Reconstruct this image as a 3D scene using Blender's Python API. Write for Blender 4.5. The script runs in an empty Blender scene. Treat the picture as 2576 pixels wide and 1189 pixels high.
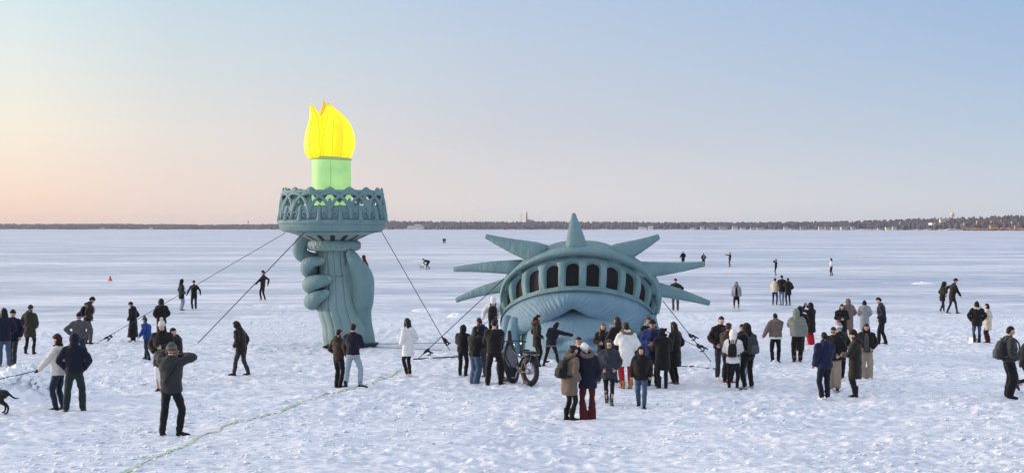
import bpy, math, random
import numpy as np
from mathutils import Vector, Matrix, noise as mnoise

R = math.radians
S = bpy.context.scene
COL = S.collection

# ------------------------------------------------------------------ camera
F = 3965.0            # focal length in pixels of a 2576 x 1189 picture
CAMH = 4.1            # eye height over the ice
HOR = 574.4           # row of the true horizon
cam_data = bpy.data.cameras.new('camera')
cam = bpy.data.objects.new('camera', cam_data)
COL.objects.link(cam)
cam_data.sensor_width = 36.0
cam_data.lens = F / 2576 * 36.0
cam_data.clip_start = 0.5
cam_data.clip_end = 30000
cam.location = (0, 0, CAMH)
cam.rotation_euler = (R(90) - math.atan((594.5 - HOR) / F), 0, 0)
S.camera = cam

# ------------------------------------------------------------------ sky and sun
SUN_EL, SUN_AZ = 7.5, -78.0          # degrees; azimuth from the view direction, minus = left
world = bpy.data.worlds.new('World')
S.world = world
world.use_nodes = True
wn, wl = world.node_tree.nodes, world.node_tree.links
wn.clear()
sky = wn.new('ShaderNodeTexSky')
sky.sky_type = 'NISHITA'
sky.sun_disc = False
sky.sun_elevation = R(SUN_EL)
sky.sun_rotation = R(SUN_AZ)
sky.altitude = 260
sky.air_density = 1.0
sky.dust_density = 1.6
sky.ozone_density = 1.6
# twilight colours by height over the horizon and by angle from the sun,
# blended over the physical sky; zenith stops, out of view, raised to brighten the snow
def srgb(r, g, b):
    f = lambda c: (c / 255 / 12.92) if c <= 10 else ((c / 255 + 0.055) / 1.055) ** 2.4
    return (f(r), f(g), f(b), 1)
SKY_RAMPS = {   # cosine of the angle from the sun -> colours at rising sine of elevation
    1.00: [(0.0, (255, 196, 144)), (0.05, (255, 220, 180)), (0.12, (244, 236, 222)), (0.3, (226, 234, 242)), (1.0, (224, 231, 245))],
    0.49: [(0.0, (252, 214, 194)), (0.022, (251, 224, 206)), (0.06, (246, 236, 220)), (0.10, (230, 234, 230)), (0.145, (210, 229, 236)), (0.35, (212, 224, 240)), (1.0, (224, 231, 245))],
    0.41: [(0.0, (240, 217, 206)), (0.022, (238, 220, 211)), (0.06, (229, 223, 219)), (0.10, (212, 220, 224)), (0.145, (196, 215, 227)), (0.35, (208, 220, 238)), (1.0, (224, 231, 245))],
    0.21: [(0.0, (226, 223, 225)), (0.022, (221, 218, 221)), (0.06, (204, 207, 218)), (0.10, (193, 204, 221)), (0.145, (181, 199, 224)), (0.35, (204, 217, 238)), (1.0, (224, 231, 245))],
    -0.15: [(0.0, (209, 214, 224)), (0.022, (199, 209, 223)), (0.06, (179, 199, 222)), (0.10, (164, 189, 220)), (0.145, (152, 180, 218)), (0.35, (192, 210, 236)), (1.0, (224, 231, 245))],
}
tco = wn.new('ShaderNodeTexCoord')
sep = wn.new('ShaderNodeSeparateXYZ')
wl.new(tco.outputs['Generated'], sep.inputs[0])
hz = wn.new('ShaderNodeCombineXYZ')
wl.new(sep.outputs[0], hz.inputs[0]); wl.new(sep.outputs[1], hz.inputs[1])
nrm = wn.new('ShaderNodeVectorMath'); nrm.operation = 'NORMALIZE'
wl.new(hz.outputs[0], nrm.inputs[0])
dot = wn.new('ShaderNodeVectorMath'); dot.operation = 'DOT_PRODUCT'
wl.new(nrm.outputs[0], dot.inputs[0])
dot.inputs[1].default_value = (math.sin(R(SUN_AZ)), math.cos(R(SUN_AZ)), 0)
prev = None; pk = None
for key in sorted(SKY_RAMPS):
    rp = wn.new('ShaderNodeValToRGB'); cr = rp.color_ramp
    cr.interpolation = 'EASE' if False else 'LINEAR'
    st = SKY_RAMPS[key]
    cr.elements[0].position = st[0][0]; cr.elements[0].color = srgb(*st[0][1])
    cr.elements[1].position = st[-1][0]; cr.elements[1].color = srgb(*st[-1][1])
    for p, c in st[1:-1]:
        e = cr.elements.new(p); e.color = srgb(*c)
    wl.new(sep.outputs[2], rp.inputs[0])
    if prev is None: prev = rp.outputs[0]
    else:
        mr = wn.new('ShaderNodeMapRange'); mr.clamp = True
        mr.inputs[1].default_value = pk; mr.inputs[2].default_value = key
        wl.new(dot.outputs['Value'], mr.inputs[0])
        mx = wn.new('ShaderNodeMixRGB')
        wl.new(mr.outputs[0], mx.inputs[0]); wl.new(prev, mx.inputs[1]); wl.new(rp.outputs[0], mx.inputs[2])
        prev = mx.outputs[0]
    pk = key
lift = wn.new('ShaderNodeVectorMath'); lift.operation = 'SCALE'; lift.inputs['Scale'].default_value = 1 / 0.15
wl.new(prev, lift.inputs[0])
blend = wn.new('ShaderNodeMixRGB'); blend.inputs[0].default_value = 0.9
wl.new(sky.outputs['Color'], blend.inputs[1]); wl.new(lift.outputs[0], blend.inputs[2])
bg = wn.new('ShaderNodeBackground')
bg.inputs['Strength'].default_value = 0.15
wo = wn.new('ShaderNodeOutputWorld')
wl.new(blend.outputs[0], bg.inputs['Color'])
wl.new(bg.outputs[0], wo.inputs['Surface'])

sun_data = bpy.data.lights.new('sun', 'SUN')
sun_data.energy = 3.0
sun_data.angle = R(8.0)
sun_data.color = (1.0, 0.78, 0.62)
sun = bpy.data.objects.new('sun', sun_data)
COL.objects.link(sun)
_az, _el = R(SUN_AZ), R(SUN_EL)
_d = Vector((math.sin(_az) * math.cos(_el), math.cos(_az) * math.cos(_el), math.sin(_el)))
sun.rotation_euler = _d.to_track_quat('Z', 'Y').to_euler()

S.view_settings.view_transform = 'Standard'
S.view_settings.look = 'None'
S.view_settings.gamma = 1.0
S.view_settings.exposure = 0.12
S.view_settings.use_curve_mapping = False
S.render.engine = 'CYCLES'
S.cycles.use_denoising = True
S.cycles.max_bounces = 6
S.cycles.diffuse_bounces = 3
S.cycles.volume_bounces = 0
S.cycles.transparent_max_bounces = 4

rng = random.Random(7)
nrng = np.random.default_rng(7)

# ------------------------------------------------------------------ picture -> place
def at(px, py, Y):
    """point at depth Y seen at that place of the picture"""
    return np.array(((px - 1288) / F * Y, Y, CAMH - (py - HOR) / F * Y))

def gnd(px, py):
    Y = CAMH * F / (py - HOR)
    return np.array(((px - 1288) / F * Y, Y, 0.0))

# ------------------------------------------------------------------ materials
MATS = {}
def new_mat(name):
    m = bpy.data.materials.new(name)
    m.use_nodes = True
    nt = m.node_tree
    b = nt.nodes['Principled BSDF']
    return m, nt, b

def fabric(rgb, rough=0.85, vary=0.25, scale=9.0, bump=0.25, bscale=40.0, sheen=0.15):
    key = ('fab', tuple(rgb), rough, vary, scale, bump, bscale, sheen)
    if key in MATS: return MATS[key]
    m, nt, b = new_mat('fabric')
    n, l = nt.nodes, nt.links
    tc = n.new('ShaderNodeTexCoord')
    ns = n.new('ShaderNodeTexNoise'); ns.inputs['Scale'].default_value = scale; ns.inputs['Detail'].default_value = 4
    l.new(tc.outputs['Object'], ns.inputs['Vector'])
    mx = n.new('ShaderNodeMixRGB'); mx.blend_type = 'MIX'
    mx.inputs[1].default_value = (*[c * (1 - vary) for c in rgb], 1)
    mx.inputs[2].default_value = (*[min(1, c * (1 + vary)) for c in rgb], 1)
    l.new(ns.outputs['Fac'], mx.inputs[0])
    l.new(mx.outputs[0], b.inputs['Base Color'])
    n2 = n.new('ShaderNodeTexNoise'); n2.inputs['Scale'].default_value = bscale; n2.inputs['Detail'].default_value = 3
    l.new(tc.outputs['Object'], n2.inputs['Vector'])
    bp = n.new('ShaderNodeBump'); bp.inputs['Strength'].default_value = bump; bp.inputs['Distance'].default_value = 0.02
    l.new(n2.outputs['Fac'], bp.inputs['Height'])
    l.new(bp.outputs[0], b.inputs['Normal'])
    b.inputs['Roughness'].default_value = rough
    b.inputs['Specular IOR Level'].default_value = 0.25
    if sheen: b.inputs['Sheen Weight'].default_value = sheen
    MATS[key] = m
    return m

def plain(rgb, rough=0.5, metal=0.0, spec=0.5, emit=None, es=0.0):
    key = ('pl', tuple(rgb), rough, metal, spec, emit, es)
    if key in MATS: return MATS[key]
    m, nt, b = new_mat('surface')
    n, l = nt.nodes, nt.links
    tc = n.new('ShaderNodeTexCoord')
    ns = n.new('ShaderNodeTexNoise'); ns.inputs['Scale'].default_value = 14; ns.inputs['Detail'].default_value = 3
    l.new(tc.outputs['Object'], ns.inputs['Vector'])
    mx = n.new('ShaderNodeMixRGB')
    mx.inputs[1].default_value = (*[c * 0.86 for c in rgb], 1)
    mx.inputs[2].default_value = (*[min(1, c * 1.12) for c in rgb], 1)
    l.new(ns.outputs['Fac'], mx.inputs[0])
    l.new(mx.outputs[0], b.inputs['Base Color'])
    b.inputs['Roughness'].default_value = rough
    b.inputs['Metallic'].default_value = metal
    b.inputs['Specular IOR Level'].default_value = spec
    if emit:
        b.inputs['Emission Color'].default_value = (*emit, 1)
        b.inputs['Emission Strength'].default_value = es
    MATS[key] = m
    return m

def inflatable(base, dark):
    """coated nylon with soft creases and uneven patina"""
    m, nt, b = new_mat('inflatable_nylon')
    n, l = nt.nodes, nt.links
    tc = n.new('ShaderNodeTexCoord')
    ns = n.new('ShaderNodeTexNoise'); ns.inputs['Scale'].default_value = 1.1; ns.inputs['Detail'].default_value = 8; ns.inputs['Roughness'].default_value = 0.68
    l.new(tc.outputs['Object'], ns.inputs['Vector'])
    cr = n.new('ShaderNodeValToRGB')
    cr.color_ramp.elements[0].position = 0.3; cr.color_ramp.elements[0].color = (*dark, 1)
    cr.color_ramp.elements[1].position = 0.7; cr.color_ramp.elements[1].color = (*base, 1)
    l.new(ns.outputs['Fac'], cr.inputs[0])
    l.new(cr.outputs[0], b.inputs['Base Color'])
    mp = n.new('ShaderNodeMapping'); mp.inputs['Scale'].default_value = (3.4, 3.4, 0.6)
    l.new(tc.outputs['Object'], mp.inputs['Vector'])
    n2 = n.new('ShaderNodeTexNoise'); n2.inputs['Scale'].default_value = 2.2; n2.inputs['Detail'].default_value = 5; n2.inputs['Distortion'].default_value = 0.6
    l.new(mp.outputs[0], n2.inputs['Vector'])
    bp = n.new('ShaderNodeBump'); bp.inputs['Strength'].default_value = 0.45; bp.inputs['Distance'].default_value = 0.12
    l.new(n2.outputs['Fac'], bp.inputs['Height'])
    l.new(bp.outputs[0], b.inputs['Normal'])
    b.inputs['Roughness'].default_value = 0.62
    b.inputs['Specular IOR Level'].default_value = 0.3
    return m

# ------------------------------------------------------------------ mesh helpers
class MB:
    def __init__(self): self.v = []; self.f = []; self.m = []
    def add(self, verts, faces, mi=0):
        o = len(self.v)
        self.v.extend([tuple(float(c) for c in p) for p in verts])
        self.f.extend([tuple(i + o for i in f) for f in faces])
        self.m.extend([mi] * len(faces))
    def rings(self, rings, cap=True, closed=True, mi=0, loop=False):
        n = len(rings[0]); v = [p for r in rings for p in r]; f = []
        k = len(rings)
        for i in range(k if loop else k - 1):
            i2 = (i + 1) % k
            for j in range(n if closed else n - 1):
                j2 = (j + 1) % n
                f.append((i * n + j, i * n + j2, i2 * n + j2, i2 * n + j))
        if cap and not loop:
            f.append(tuple(range(n - 1, -1, -1)))
            f.append(tuple((k - 1) * n + j for j in range(n)))
        self.add(v, f, mi)
    def tube(self, pts, radii, seg=8, sub=3, cap=True, mi=0, flat=None, ends=True):
        """round tube through points (smooth), radii per point; flat=(axis, factor) squeezes"""
        P = [np.array(p, float) for p in pts]
        if not hasattr(radii, '__len__'): radii = [radii] * len(P)
        Q, RR = [], []
        k = len(P)
        if k == 2 or sub <= 1:
            Q, RR = list(P), list(radii)
        else:
            for i in range(k - 1):
                p0 = P[max(i - 1, 0)]; p1 = P[i]; p2 = P[i + 1]; p3 = P[min(i + 2, k - 1)]
                for s in range(sub):
                    t = s / sub
                    Q.append(0.5 * (2 * p1 + (p2 - p0) * t + (2 * p0 - 5 * p1 + 4 * p2 - p3) * t * t + (3 * p1 - p0 - 3 * p2 + p3) * t ** 3))
                    RR.append(radii[i] * (1 - t) + radii[i + 1] * t)
            Q.append(P[-1]); RR.append(radii[-1])
        n = len(Q)
        T = [Q[min(i + 1, n - 1)] - Q[max(i - 1, 0)] for i in range(n)]
        T = [t / (np.linalg.norm(t) + 1e-9) for t in T]
        ref = np.array((0, 0, 1.0)) if abs(T[0][2]) < 0.9 else np.array((0, 1.0, 0))
        u = np.cross(T[0], ref); u /= np.linalg.norm(u)
        rings = []
        def ring(c, t, u, r):
            w = np.cross(t, u)
            out = []
            for j in range(seg):
                a = 2 * math.pi * j / seg
                d = u * math.cos(a) * r + w * math.sin(a) * r
                if flat is not None:
                    ax = np.array(flat[0], float); d = d - ax * np.dot(d, ax) * (1 - flat[1])
                out.append(c + d)
            return out
        for i in range(n):
            u = u - T[i] * np.dot(u, T[i]); u /= (np.linalg.norm(u) + 1e-9)
            if i == 0 and ends:
                rings.append(ring(Q[0] - T[0] * RR[0] * 0.75, T[0], u, RR[0] * 0.45))
                rings.append(ring(Q[0] - T[0] * RR[0] * 0.45, T[0], u, RR[0] * 0.85))
            rings.append(ring(Q[i], T[i], u, RR[i]))
            if i == n - 1 and ends:
                rings.append(ring(Q[i] + T[i] * RR[i] * 0.45, T[i], u, RR[i] * 0.85))
                rings.append(ring(Q[i] + T[i] * RR[i] * 0.75, T[i], u, RR[i] * 0.45))
        self.rings(rings, cap=cap, mi=mi)
    def ell(self, c, r, M=None, nu=12, nv=8, mi=0, fn=None):
        """ellipsoid; M rotates; fn(dir)->scale"""
        c = np.array(c, float); r = np.array(r, float)
        M = np.eye(3) if M is None else M
        v, f = [], []
        for i in range(nv + 1):
            th = math.pi * i / nv
            for j in range(nu):
                ph = 2 * math.pi * j / nu
                d = np.array((math.sin(th) * math.cos(ph), math.sin(th) * math.sin(ph), math.cos(th)))
                s = fn(d) if fn else 1.0
                v.append(c + M @ (d * r * s))
        for i in range(nv):
            for j in range(nu):
                j2 = (j + 1) % nu
                a, b_, c_, d_ = i * nu + j, i * nu + j2, (i + 1) * nu + j2, (i + 1) * nu + j
                if i == 0: f.append((a, d_, c_))
                elif i == nv - 1: f.append((a, d_, b_))
                else: f.append((a, d_, c_, b_))
        self.add(v, f, mi)
    def box(self, c, h, M=None, bev=0.0, mi=0):
        c = np.array(c, float); M = np.eye(3) if M is None else M
        x, y, z = h
        if bev <= 0:
            v = [c + M @ np.array((sx * x, sy * y, sz * z)) for sx in (-1, 1) for sy in (-1, 1) for sz in (-1, 1)]
            f = [(0, 1, 3, 2), (4, 6, 7, 5), (0, 4, 5, 1), (2, 3, 7, 6), (0, 2, 6, 4), (1, 5, 7, 3)]
            self.add(v, f, mi); return
        rings = []
        for zz, ins in ((-z, bev), (-z + bev, 0), (z - bev, 0), (z, bev)):
            ring = []
            for (sx, sy) in ((1, 1), (-1, 1), (-1, -1), (1, -1)):
                a, b_ = x - ins, y - ins
                k = bev * 0.8
                if sx * sy > 0: ring += [(sx * a, sy * (b_ - k), zz), (sx * (a - k), sy * b_, zz)]
                else: ring += [(sx * (a - k), sy * b_, zz), (sx * a, sy * (b_ - k), zz)]
            rings.append([c + M @ np.array(p) for p in ring])
        self.rings(rings, mi=mi)
    def torus(self, c, Rr, r, M=None, nu=32, nv=8, mi=0, sx=1.0):
        c = np.array(c, float); M = np.eye(3) if M is None else M
        rings = []
        for i in range(nu):
            a = 2 * math.pi * i / nu
            ring = []
            for j in range(nv):
                b_ = 2 * math.pi * j / nv
                d = Rr + r * math.cos(b_) * sx
                ring.append(c + M @ np.array((d * math.cos(a), d * math.sin(a), r * math.sin(b_))))
            rings.append(ring)
        self.rings(rings, loop=True, mi=mi)
    def mesh(self, name, smooth=True):
        me = bpy.data.meshes.new(name)
        me.from_pydata(self.v, [], self.f)
        if any(self.m): me.polygons.foreach_set('material_index', self.m)
        me.polygons.foreach_set('use_smooth', [smooth] * len(me.polygons))
        me.update()
        return me
    def build(self, name, mats, parent=None, smooth=True):
        me = self.mesh(name, smooth)
        for m in (mats if isinstance(mats, (list, tuple)) else [mats]): me.materials.append(m)
        o = bpy.data.objects.new(name, me)
        COL.objects.link(o)
        if parent is not None: o.parent = parent
        return o

def tag(o, label=None, cat=None, group=None, kind=None):
    if label: o['label'] = label
    if cat: o['category'] = cat
    if group: o['group'] = group
    if kind: o['kind'] = kind
    return o

def empty(name, loc=(0, 0, 0), rz=0.0, sc=1.0):
    o = bpy.data.objects.new(name, None)
    o.empty_display_size = 0.2
    o.location = loc; o.rotation_euler = (0, 0, rz); o.scale = (sc, sc, sc)
    COL.objects.link(o)
    return o

def rx(a): c, s = math.cos(a), math.sin(a); return np.array(((1, 0, 0), (0, c, -s), (0, s, c)))
def ry(a): c, s = math.cos(a), math.sin(a); return np.array(((c, 0, s), (0, 1, 0), (-s, 0, c)))
def rz_(a): c, s = math.cos(a), math.sin(a); return np.array(((c, -s, 0), (s, c, 0), (0, 0, 1)))

# vectorised value noise
_perm = nrng.permutation(4096)
_vals = nrng.random(4096)
def vnoise(x, y, seed=0):
    xi = np.floor(x).astype(np.int64); yi = np.floor(y).astype(np.int64)
    xf = x - xi; yf = y - yi
    u = xf * xf * xf * (xf * (xf * 6 - 15) + 10); w = yf * yf * yf * (yf * (yf * 6 - 15) + 10)
    def h(a, b): return _vals[_perm[(_perm[(a + seed * 131) & 4095] + b) & 4095]]
    return (h(xi, yi) * (1 - u) + h(xi + 1, yi) * u) * (1 - w) + (h(xi, yi + 1) * (1 - u) + h(xi + 1, yi + 1) * u) * w
def fbm(x, y, o=4, seed=0, gain=0.5):
    a, s, t = 1.0, np.zeros_like(x), 0.0
    for i in range(o):
        s = s + a * vnoise(x, y, seed + i); t += a
        x = x * 2.03 + 17.1; y = y * 2.03 + 5.3; a *= gain
    return s / t

# ------------------------------------------------------------------ frozen lake
def smooth01(a, b, x):
    t = np.clip((x - a) / (b - a), 0, 1)
    return t * t * (3 - 2 * t)

def rough_at(x, y):
    """how trampled the snow is"""
    patch = fbm(x / 9.0, y / 14.0, 3, 50)
    near = 1 - smooth01(44, 92, y + (patch - 0.5) * 38)
    return np.clip(0.05 + 0.95 * near, 0, 1) * (1 - smooth01(120, 320, y) * 0.9)

def relief(x, y):
    r = rough_at(x, y)
    crust = fbm(x * 0.9, y * 0.7, 3, 3) - 0.5
    lumps = fbm(x * 4.6 + 2 * crust, y * 3.6, 4, 11, 0.62)
    busy = np.clip(fbm(x * 0.35, y * 0.22, 3, 61) * 2.4 - 0.55, 0.25, 1.15)          # churned against wind packed
    clod = np.clip(vnoise(x * 8.5, y * 6.5, 23) - 0.55, 0, 1) * np.clip(fbm(x * 0.8, y * 0.6, 2, 31) * 2 - 0.6, 0, 1)
    dent = -np.clip(vnoise(x * 3.2, y * 2.3, 41) - 0.62, 0, 1)
    q = fbm(x * 0.42 + crust, y * 1.0, 4, 81) * 9                                     # wind crust in thin plates
    fr = q - np.floor(q); st = np.floor(q) + smooth01(0.36, 0.64, fr)
    plate = (st - 4.5) * 0.022
    swell = fbm(x / 6.0, y / 7.0, 2, 71) - 0.5
    return r * (busy * (0.22 * (lumps - 0.5) + 0.17 * clod + 0.14 * dent) + plate * 1.1 + 0.03 * crust) + 0.05 * swell * (1 - smooth01(100, 200, y)) * smooth01(10, 25, y)

def build_ground():
    ys = [-60.0, -30, -10, 0, 8, 14, 19, 22]
    y = 23.5
    while y < 62: ys.append(y); y *= 1.0023
    while y < 150: ys.append(y); y *= 1.006
    while y < 7600: ys.append(y); y *= 1.07
    ys.append(9000.0)
    ys = np.array(ys)
    n = 960
    t = np.linspace(-1, 1, n)
    X = t[None, :] * (13.0 + 0.46 * np.abs(ys))[:, None]
    Y = np.repeat(ys[:, None], n, 1)
    Z = relief(X, Y)
    co = np.stack([X, Y, Z], -1).reshape(-1, 3)
    rows = len(ys)
    idx = np.arange(rows * n).reshape(rows, n)
    quads = np.stack([idx[:-1, :-1], idx[:-1, 1:], idx[1:, 1:], idx[1:, :-1]], -1).reshape(-1, 4)
    me = bpy.data.meshes.new('frozen_lake')
    me.vertices.add(len(co)); me.vertices.foreach_set('co', co.ravel())
    me.loops.add(quads.size); me.loops.foreach_set('vertex_index', quads.ravel().astype(np.int32))
    me.polygons.add(len(quads))
    me.polygons.foreach_set('loop_start', np.arange(0, quads.size, 4, dtype=np.int32))
    me.polygons.foreach_set('loop_total', np.full(len(quads), 4, np.int32))
    me.polygons.foreach_set('use_smooth', np.ones(len(quads), bool))
    me.update(); me.validate()
    a = me.attributes.new('trampled', 'FLOAT', 'POINT')
    a.data.foreach_set('value', rough_at(X, Y).ravel().astype(np.float32))
    o = bpy.data.objects.new('frozen_lake', me)
    COL.objects.link(o)
    o['kind'] = 'structure'
    m, nt, b = new_mat('snow_and_ice')
    N, L = nt.nodes, nt.links
    tc = N.new('ShaderNodeTexCoord')
    def nz(scale, det, rough=0.5, vec=None, dist=0.0):
        q = N.new('ShaderNodeTexNoise'); q.inputs['Scale'].default_value = scale; q.inputs['Detail'].default_value = det
        q.inputs['Roughness'].default_value = rough; q.inputs['Distortion'].default_value = dist
        L.new(vec or tc.outputs['Object'], q.inputs['Vector']); return q.outputs['Fac']
    def ramp(fac, a_, b_, ca=(0, 0, 0), cb=(1, 1, 1)):
        q = N.new('ShaderNodeValToRGB'); q.color_ramp.elements[0].position = a_; q.color_ramp.elements[1].position = b_
        q.color_ramp.elements[0].color = (*ca, 1); q.color_ramp.elements[1].color = (*cb, 1)
        L.new(fac, q.inputs[0]); return q.outputs[0]
    def mix(f, c1, c2):
        q = N.new('ShaderNodeMixRGB')
        for i, c in ((0, f), (1, c1), (2, c2)):
            if hasattr(c, 'node'): L.new(c, q.inputs[i])
            else: q.inputs[i].default_value = c if i == 0 else (*c, 1)
        return q.outputs[0]
    def math_(op, a_, b_=None):
        q = N.new('ShaderNodeMath'); q.operation = op; q.use_clamp = op in ('MULTIPLY', 'ADD')
        for i, c in enumerate((a_, b_)):
            if c is None: continue
            if hasattr(c, 'node'): L.new(c, q.inputs[i])
            else: q.inputs[i].default_value = c
        return q.outputs[0]
    att = N.new('ShaderNodeAttribute'); att.attribute_name = 'trampled'
    tr = att.outputs['Fac']
    mp = N.new('ShaderNodeMapping'); mp.inputs['Scale'].default_value = (0.35, 1.0, 1.0); mp.inputs['Rotation'].default_value = (0, 0, R(6))
    L.new(tc.outputs['Object'], mp.inputs['Vector'])
    big = nz(0.045, 6, 0.62, mp.outputs[0], 0.4)
    mid = nz(0.35, 5, 0.6, mp.outputs[0], 0.6)
    drift = math_('ADD', math_('MULTIPLY', ramp(big, 0.45, 0.60), 0.62), math_('MULTIPLY', ramp(mid, 0.42, 0.58), 0.5))
    drift = math_('ADD', math_('MULTIPLY', drift, 0.72), math_('MULTIPLY', ramp(nz(1.4, 4, 0.65, mp.outputs[0], 0.8), 0.46, 0.60), 0.34))
    ice_c = mix(nz(0.12, 4), (0.20, 0.26, 0.38), (0.40, 0.46, 0.58))
    lake = mix(drift, ice_c, (0.92, 0.90, 0.93))
    mp2 = N.new('ShaderNodeMapping'); mp2.inputs['Scale'].default_value = (0.55, 1.0, 1.0)
    L.new(tc.outputs['Object'], mp2.inputs['Vector'])
    fine = nz(6.0, 6, 0.7, mp2.outputs[0], 0.3)
    trc = mix(ramp(fine, 0.40, 0.58), (0.65, 0.675, 0.78), (0.96, 0.96, 0.985))
    patch = nz(0.8, 4, 0.6)
    trc = mix(math_('MULTIPLY', ramp(patch, 0.5, 0.7), 0.55), trc, (0.66, 0.69, 0.76))
    col = mix(ramp(tr, 0.15, 0.7), lake, trc)
    L.new(col, b.inputs['Base Color'])
    rg = N.new('ShaderNodeMapRange'); rg.inputs[1].default_value = 0.0; rg.inputs[2].default_value = 1.0
    rg.inputs[3].default_value = 0.30; rg.inputs[4].default_value = 0.75
    sn = math_('MAXIMUM', drift, tr)
    L.new(sn, rg.inputs[0]); L.new(rg.outputs[0], b.inputs['Roughness'])
    b.inputs['Specular IOR Level'].default_value = 0.5
    bp = N.new('ShaderNodeBump'); bp.inputs['Strength'].default_value = 0.5; bp.inputs['Distance'].default_value = 0.04
    L.new(math_('MULTIPLY', nz(14.0, 6, 0.7), tr), bp.inputs['Height'])
    L.new(bp.outputs[0], b.inputs['Normal'])
    me.materials.append(m)
    return m
SNOW = build_ground()

def gz(x, y):
    return float(relief(np.array([float(x)]), np.array([float(y)]))[0])

def snow_mat():
    m, nt, b = new_mat('piled_snow')
    n, l = nt.nodes, nt.links
    tc = n.new('ShaderNodeTexCoord')
    ns = n.new('ShaderNodeTexNoise'); ns.inputs['Scale'].default_value = 5; ns.inputs['Detail'].default_value = 6
    l.new(tc.outputs['Object'], ns.inputs['Vector'])
    cr = n.new('ShaderNodeValToRGB')
    cr.color_ramp.elements[0].position = 0.35; cr.color_ramp.elements[0].color = (0.74, 0.80, 0.88, 1)
    cr.color_ramp.elements[1].position = 0.6; cr.color_ramp.elements[1].color = (0.92, 0.93, 0.95, 1)
    l.new(ns.outputs['Fac'], cr.inputs[0]); l.new(cr.outputs[0], b.inputs['Base Color'])
    bp = n.new('ShaderNodeBump'); bp.inputs['Strength'].default_value = 0.6; bp.inputs['Distance'].default_value = 0.05
    l.new(ns.outputs['Fac'], bp.inputs['Height']); l.new(bp.outputs[0], b.inputs['Normal'])
    b.inputs['Roughness'].default_value = 0.7
    return m
PILE = snow_mat()

# loose clods of snow kicked about in the trampled part
def clods():
    mb_v, mb_f = [], []
    base = [(0, 0, 1), (1, 0, 0.1), (0.3, 0.95, 0), (-0.8, 0.6, 0.05), (-0.8, -0.6, 0), (0.3, -0.95, 0.1), (0, 0, -0.6)]
    fc = [(0, 1, 2), (0, 2, 3), (0, 3, 4), (0, 4, 5), (0, 5, 1), (6, 2, 1), (6, 3, 2), (6, 4, 3), (6, 5, 4), (6, 1, 5)]
    k = 0
    N_ = 26000
    yy = 24 * (78 / 24) ** nrng.random(N_)
    xx = (nrng.random(N_) * 2 - 1) * (3 + 0.34 * yy)
    keep = (rough_at(xx, yy) > 0.35) & (fbm(xx * 0.4, yy * 0.3, 3, 90) > 0.42 + 0.2 * nrng.random(N_))
    xx, yy = xx[keep], yy[keep]
    zz = relief(xx, yy)
    for x, y, z in zip(xx, yy, zz):
        s = 0.014 + 0.05 * rng.random() ** 4
        a = rng.random() * 6.28; c, s_ = math.cos(a), math.sin(a)
        sx, sy, sz = s * rng.uniform(0.8, 1.7), s * rng.uniform(0.8, 1.4), s * rng.uniform(0.5, 1.0)
        o = len(mb_v)
        for p in base:
            q = (p[0] * sx * rng.uniform(.8, 1.2), p[1] * sy * rng.uniform(.8, 1.2), p[2] * sz)
            mb_v.append((x + q[0] * c - q[1] * s_, y + q[0] * s_ + q[1] * c, z + q[2]))
        mb_f += [tuple(i + o for i in f) for f in fc]
    mb = MB(); mb.v = mb_v; mb.f = mb_f; mb.m = [0] * len(mb_f)
    o = mb.build('snow_clods', PILE)
    tag(o, 'loose clods of kicked up snow scattered over the trampled lake', 'snow clods', kind='stuff')
clods()

def heap(name, px, py, wpx, hm, depth, label, seed, cat='snow pile', nx=60, ny=34):
    """heap of snow or ice, width in picture columns, height in metres"""
    c = gnd(px, py); w = wpx / F * c[1] / 2
    v, f = [], []
    for i in range(ny):
        for j in range(nx):
            a, b_ = j / (nx - 1) * 2 - 1, i / (ny - 1) * 2 - 1
            r = math.sqrt(a * a + b_ * b_)
            x, y = a * w, b_ * depth
            nse = mnoise.fractal(Vector((x * 1.7 + seed, y * 1.7, 0.3)), 0.9, 2.0, 5)
            blk = mnoise.noise(Vector((x * 4 + seed, y * 4, 1.0)))
            h = hm * max(0, 1 - r ** 2.2) ** 0.7 * (0.78 + 0.42 * nse + 0.25 * blk)
            v.append((x, y, h - 0.03 - 0.05 * (r > 0.98)))
    for i in range(ny - 1):
        for j in range(nx - 1):
            f.append((i * nx + j, i * nx + j + 1, (i + 1) * nx + j + 1, (i + 1) * nx + j))
    mb = MB(); mb.add(v, f)
    if hm > 0.5:
        rr = random.Random(5)
        for k in range(150):
            a, b_ = rr.uniform(-.85, .85), rr.uniform(-.8, .4)
            q = math.sqrt(a * a + b_ * b_)
            if q > 0.92: continue
            hh = hm * max(0, 1 - q ** 2.2) ** 0.7 * 0.9
            s_ = rr.uniform(0.03, 0.06 + 0.07 * rr.random())
            mb.box((a * w, b_ * depth, hh), (s_ * rr.uniform(.8, 1.5), s_, s_ * rr.uniform(.5, .9)), rz_(rr.uniform(0, 3)) @ rx(rr.uniform(-.6, .6)) @ ry(rr.uniform(-.5, .5)))
    o = mb.build(name, PILE, smooth=hm <= 0.5)
    o.location = (c[0], c[1] + depth * 0.8, gz(c[0], c[1]))
    return tag(o, label, cat)
heap('snow_pile', 45, 1008, 215, 0.74, 0.9, 'big bluish heap of broken snow at the left edge behind the dog', 3.1)
heap('snow_pile', 262, 1000, 70, 0.16, 0.4, 'low lump of snow right of the man in green trousers', 8.4)
heap('snow_drift', 2332, 715, 62, 0.20, 1.3, 'thin white snow drift on the ice left of the walking pair', 5.2, 'snow drift')
heap('snow_drift', 1075, 785, 90, 0.14, 1.8, 'white scraped snow ridge on the ice right of the torch', 6.7, 'snow drift')
heap('snow_drift', 1155, 800, 70, 0.22, 1.2, 'small white snow heap left of the crown under the long lower spike', 2.7, 'snow drift')
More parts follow.
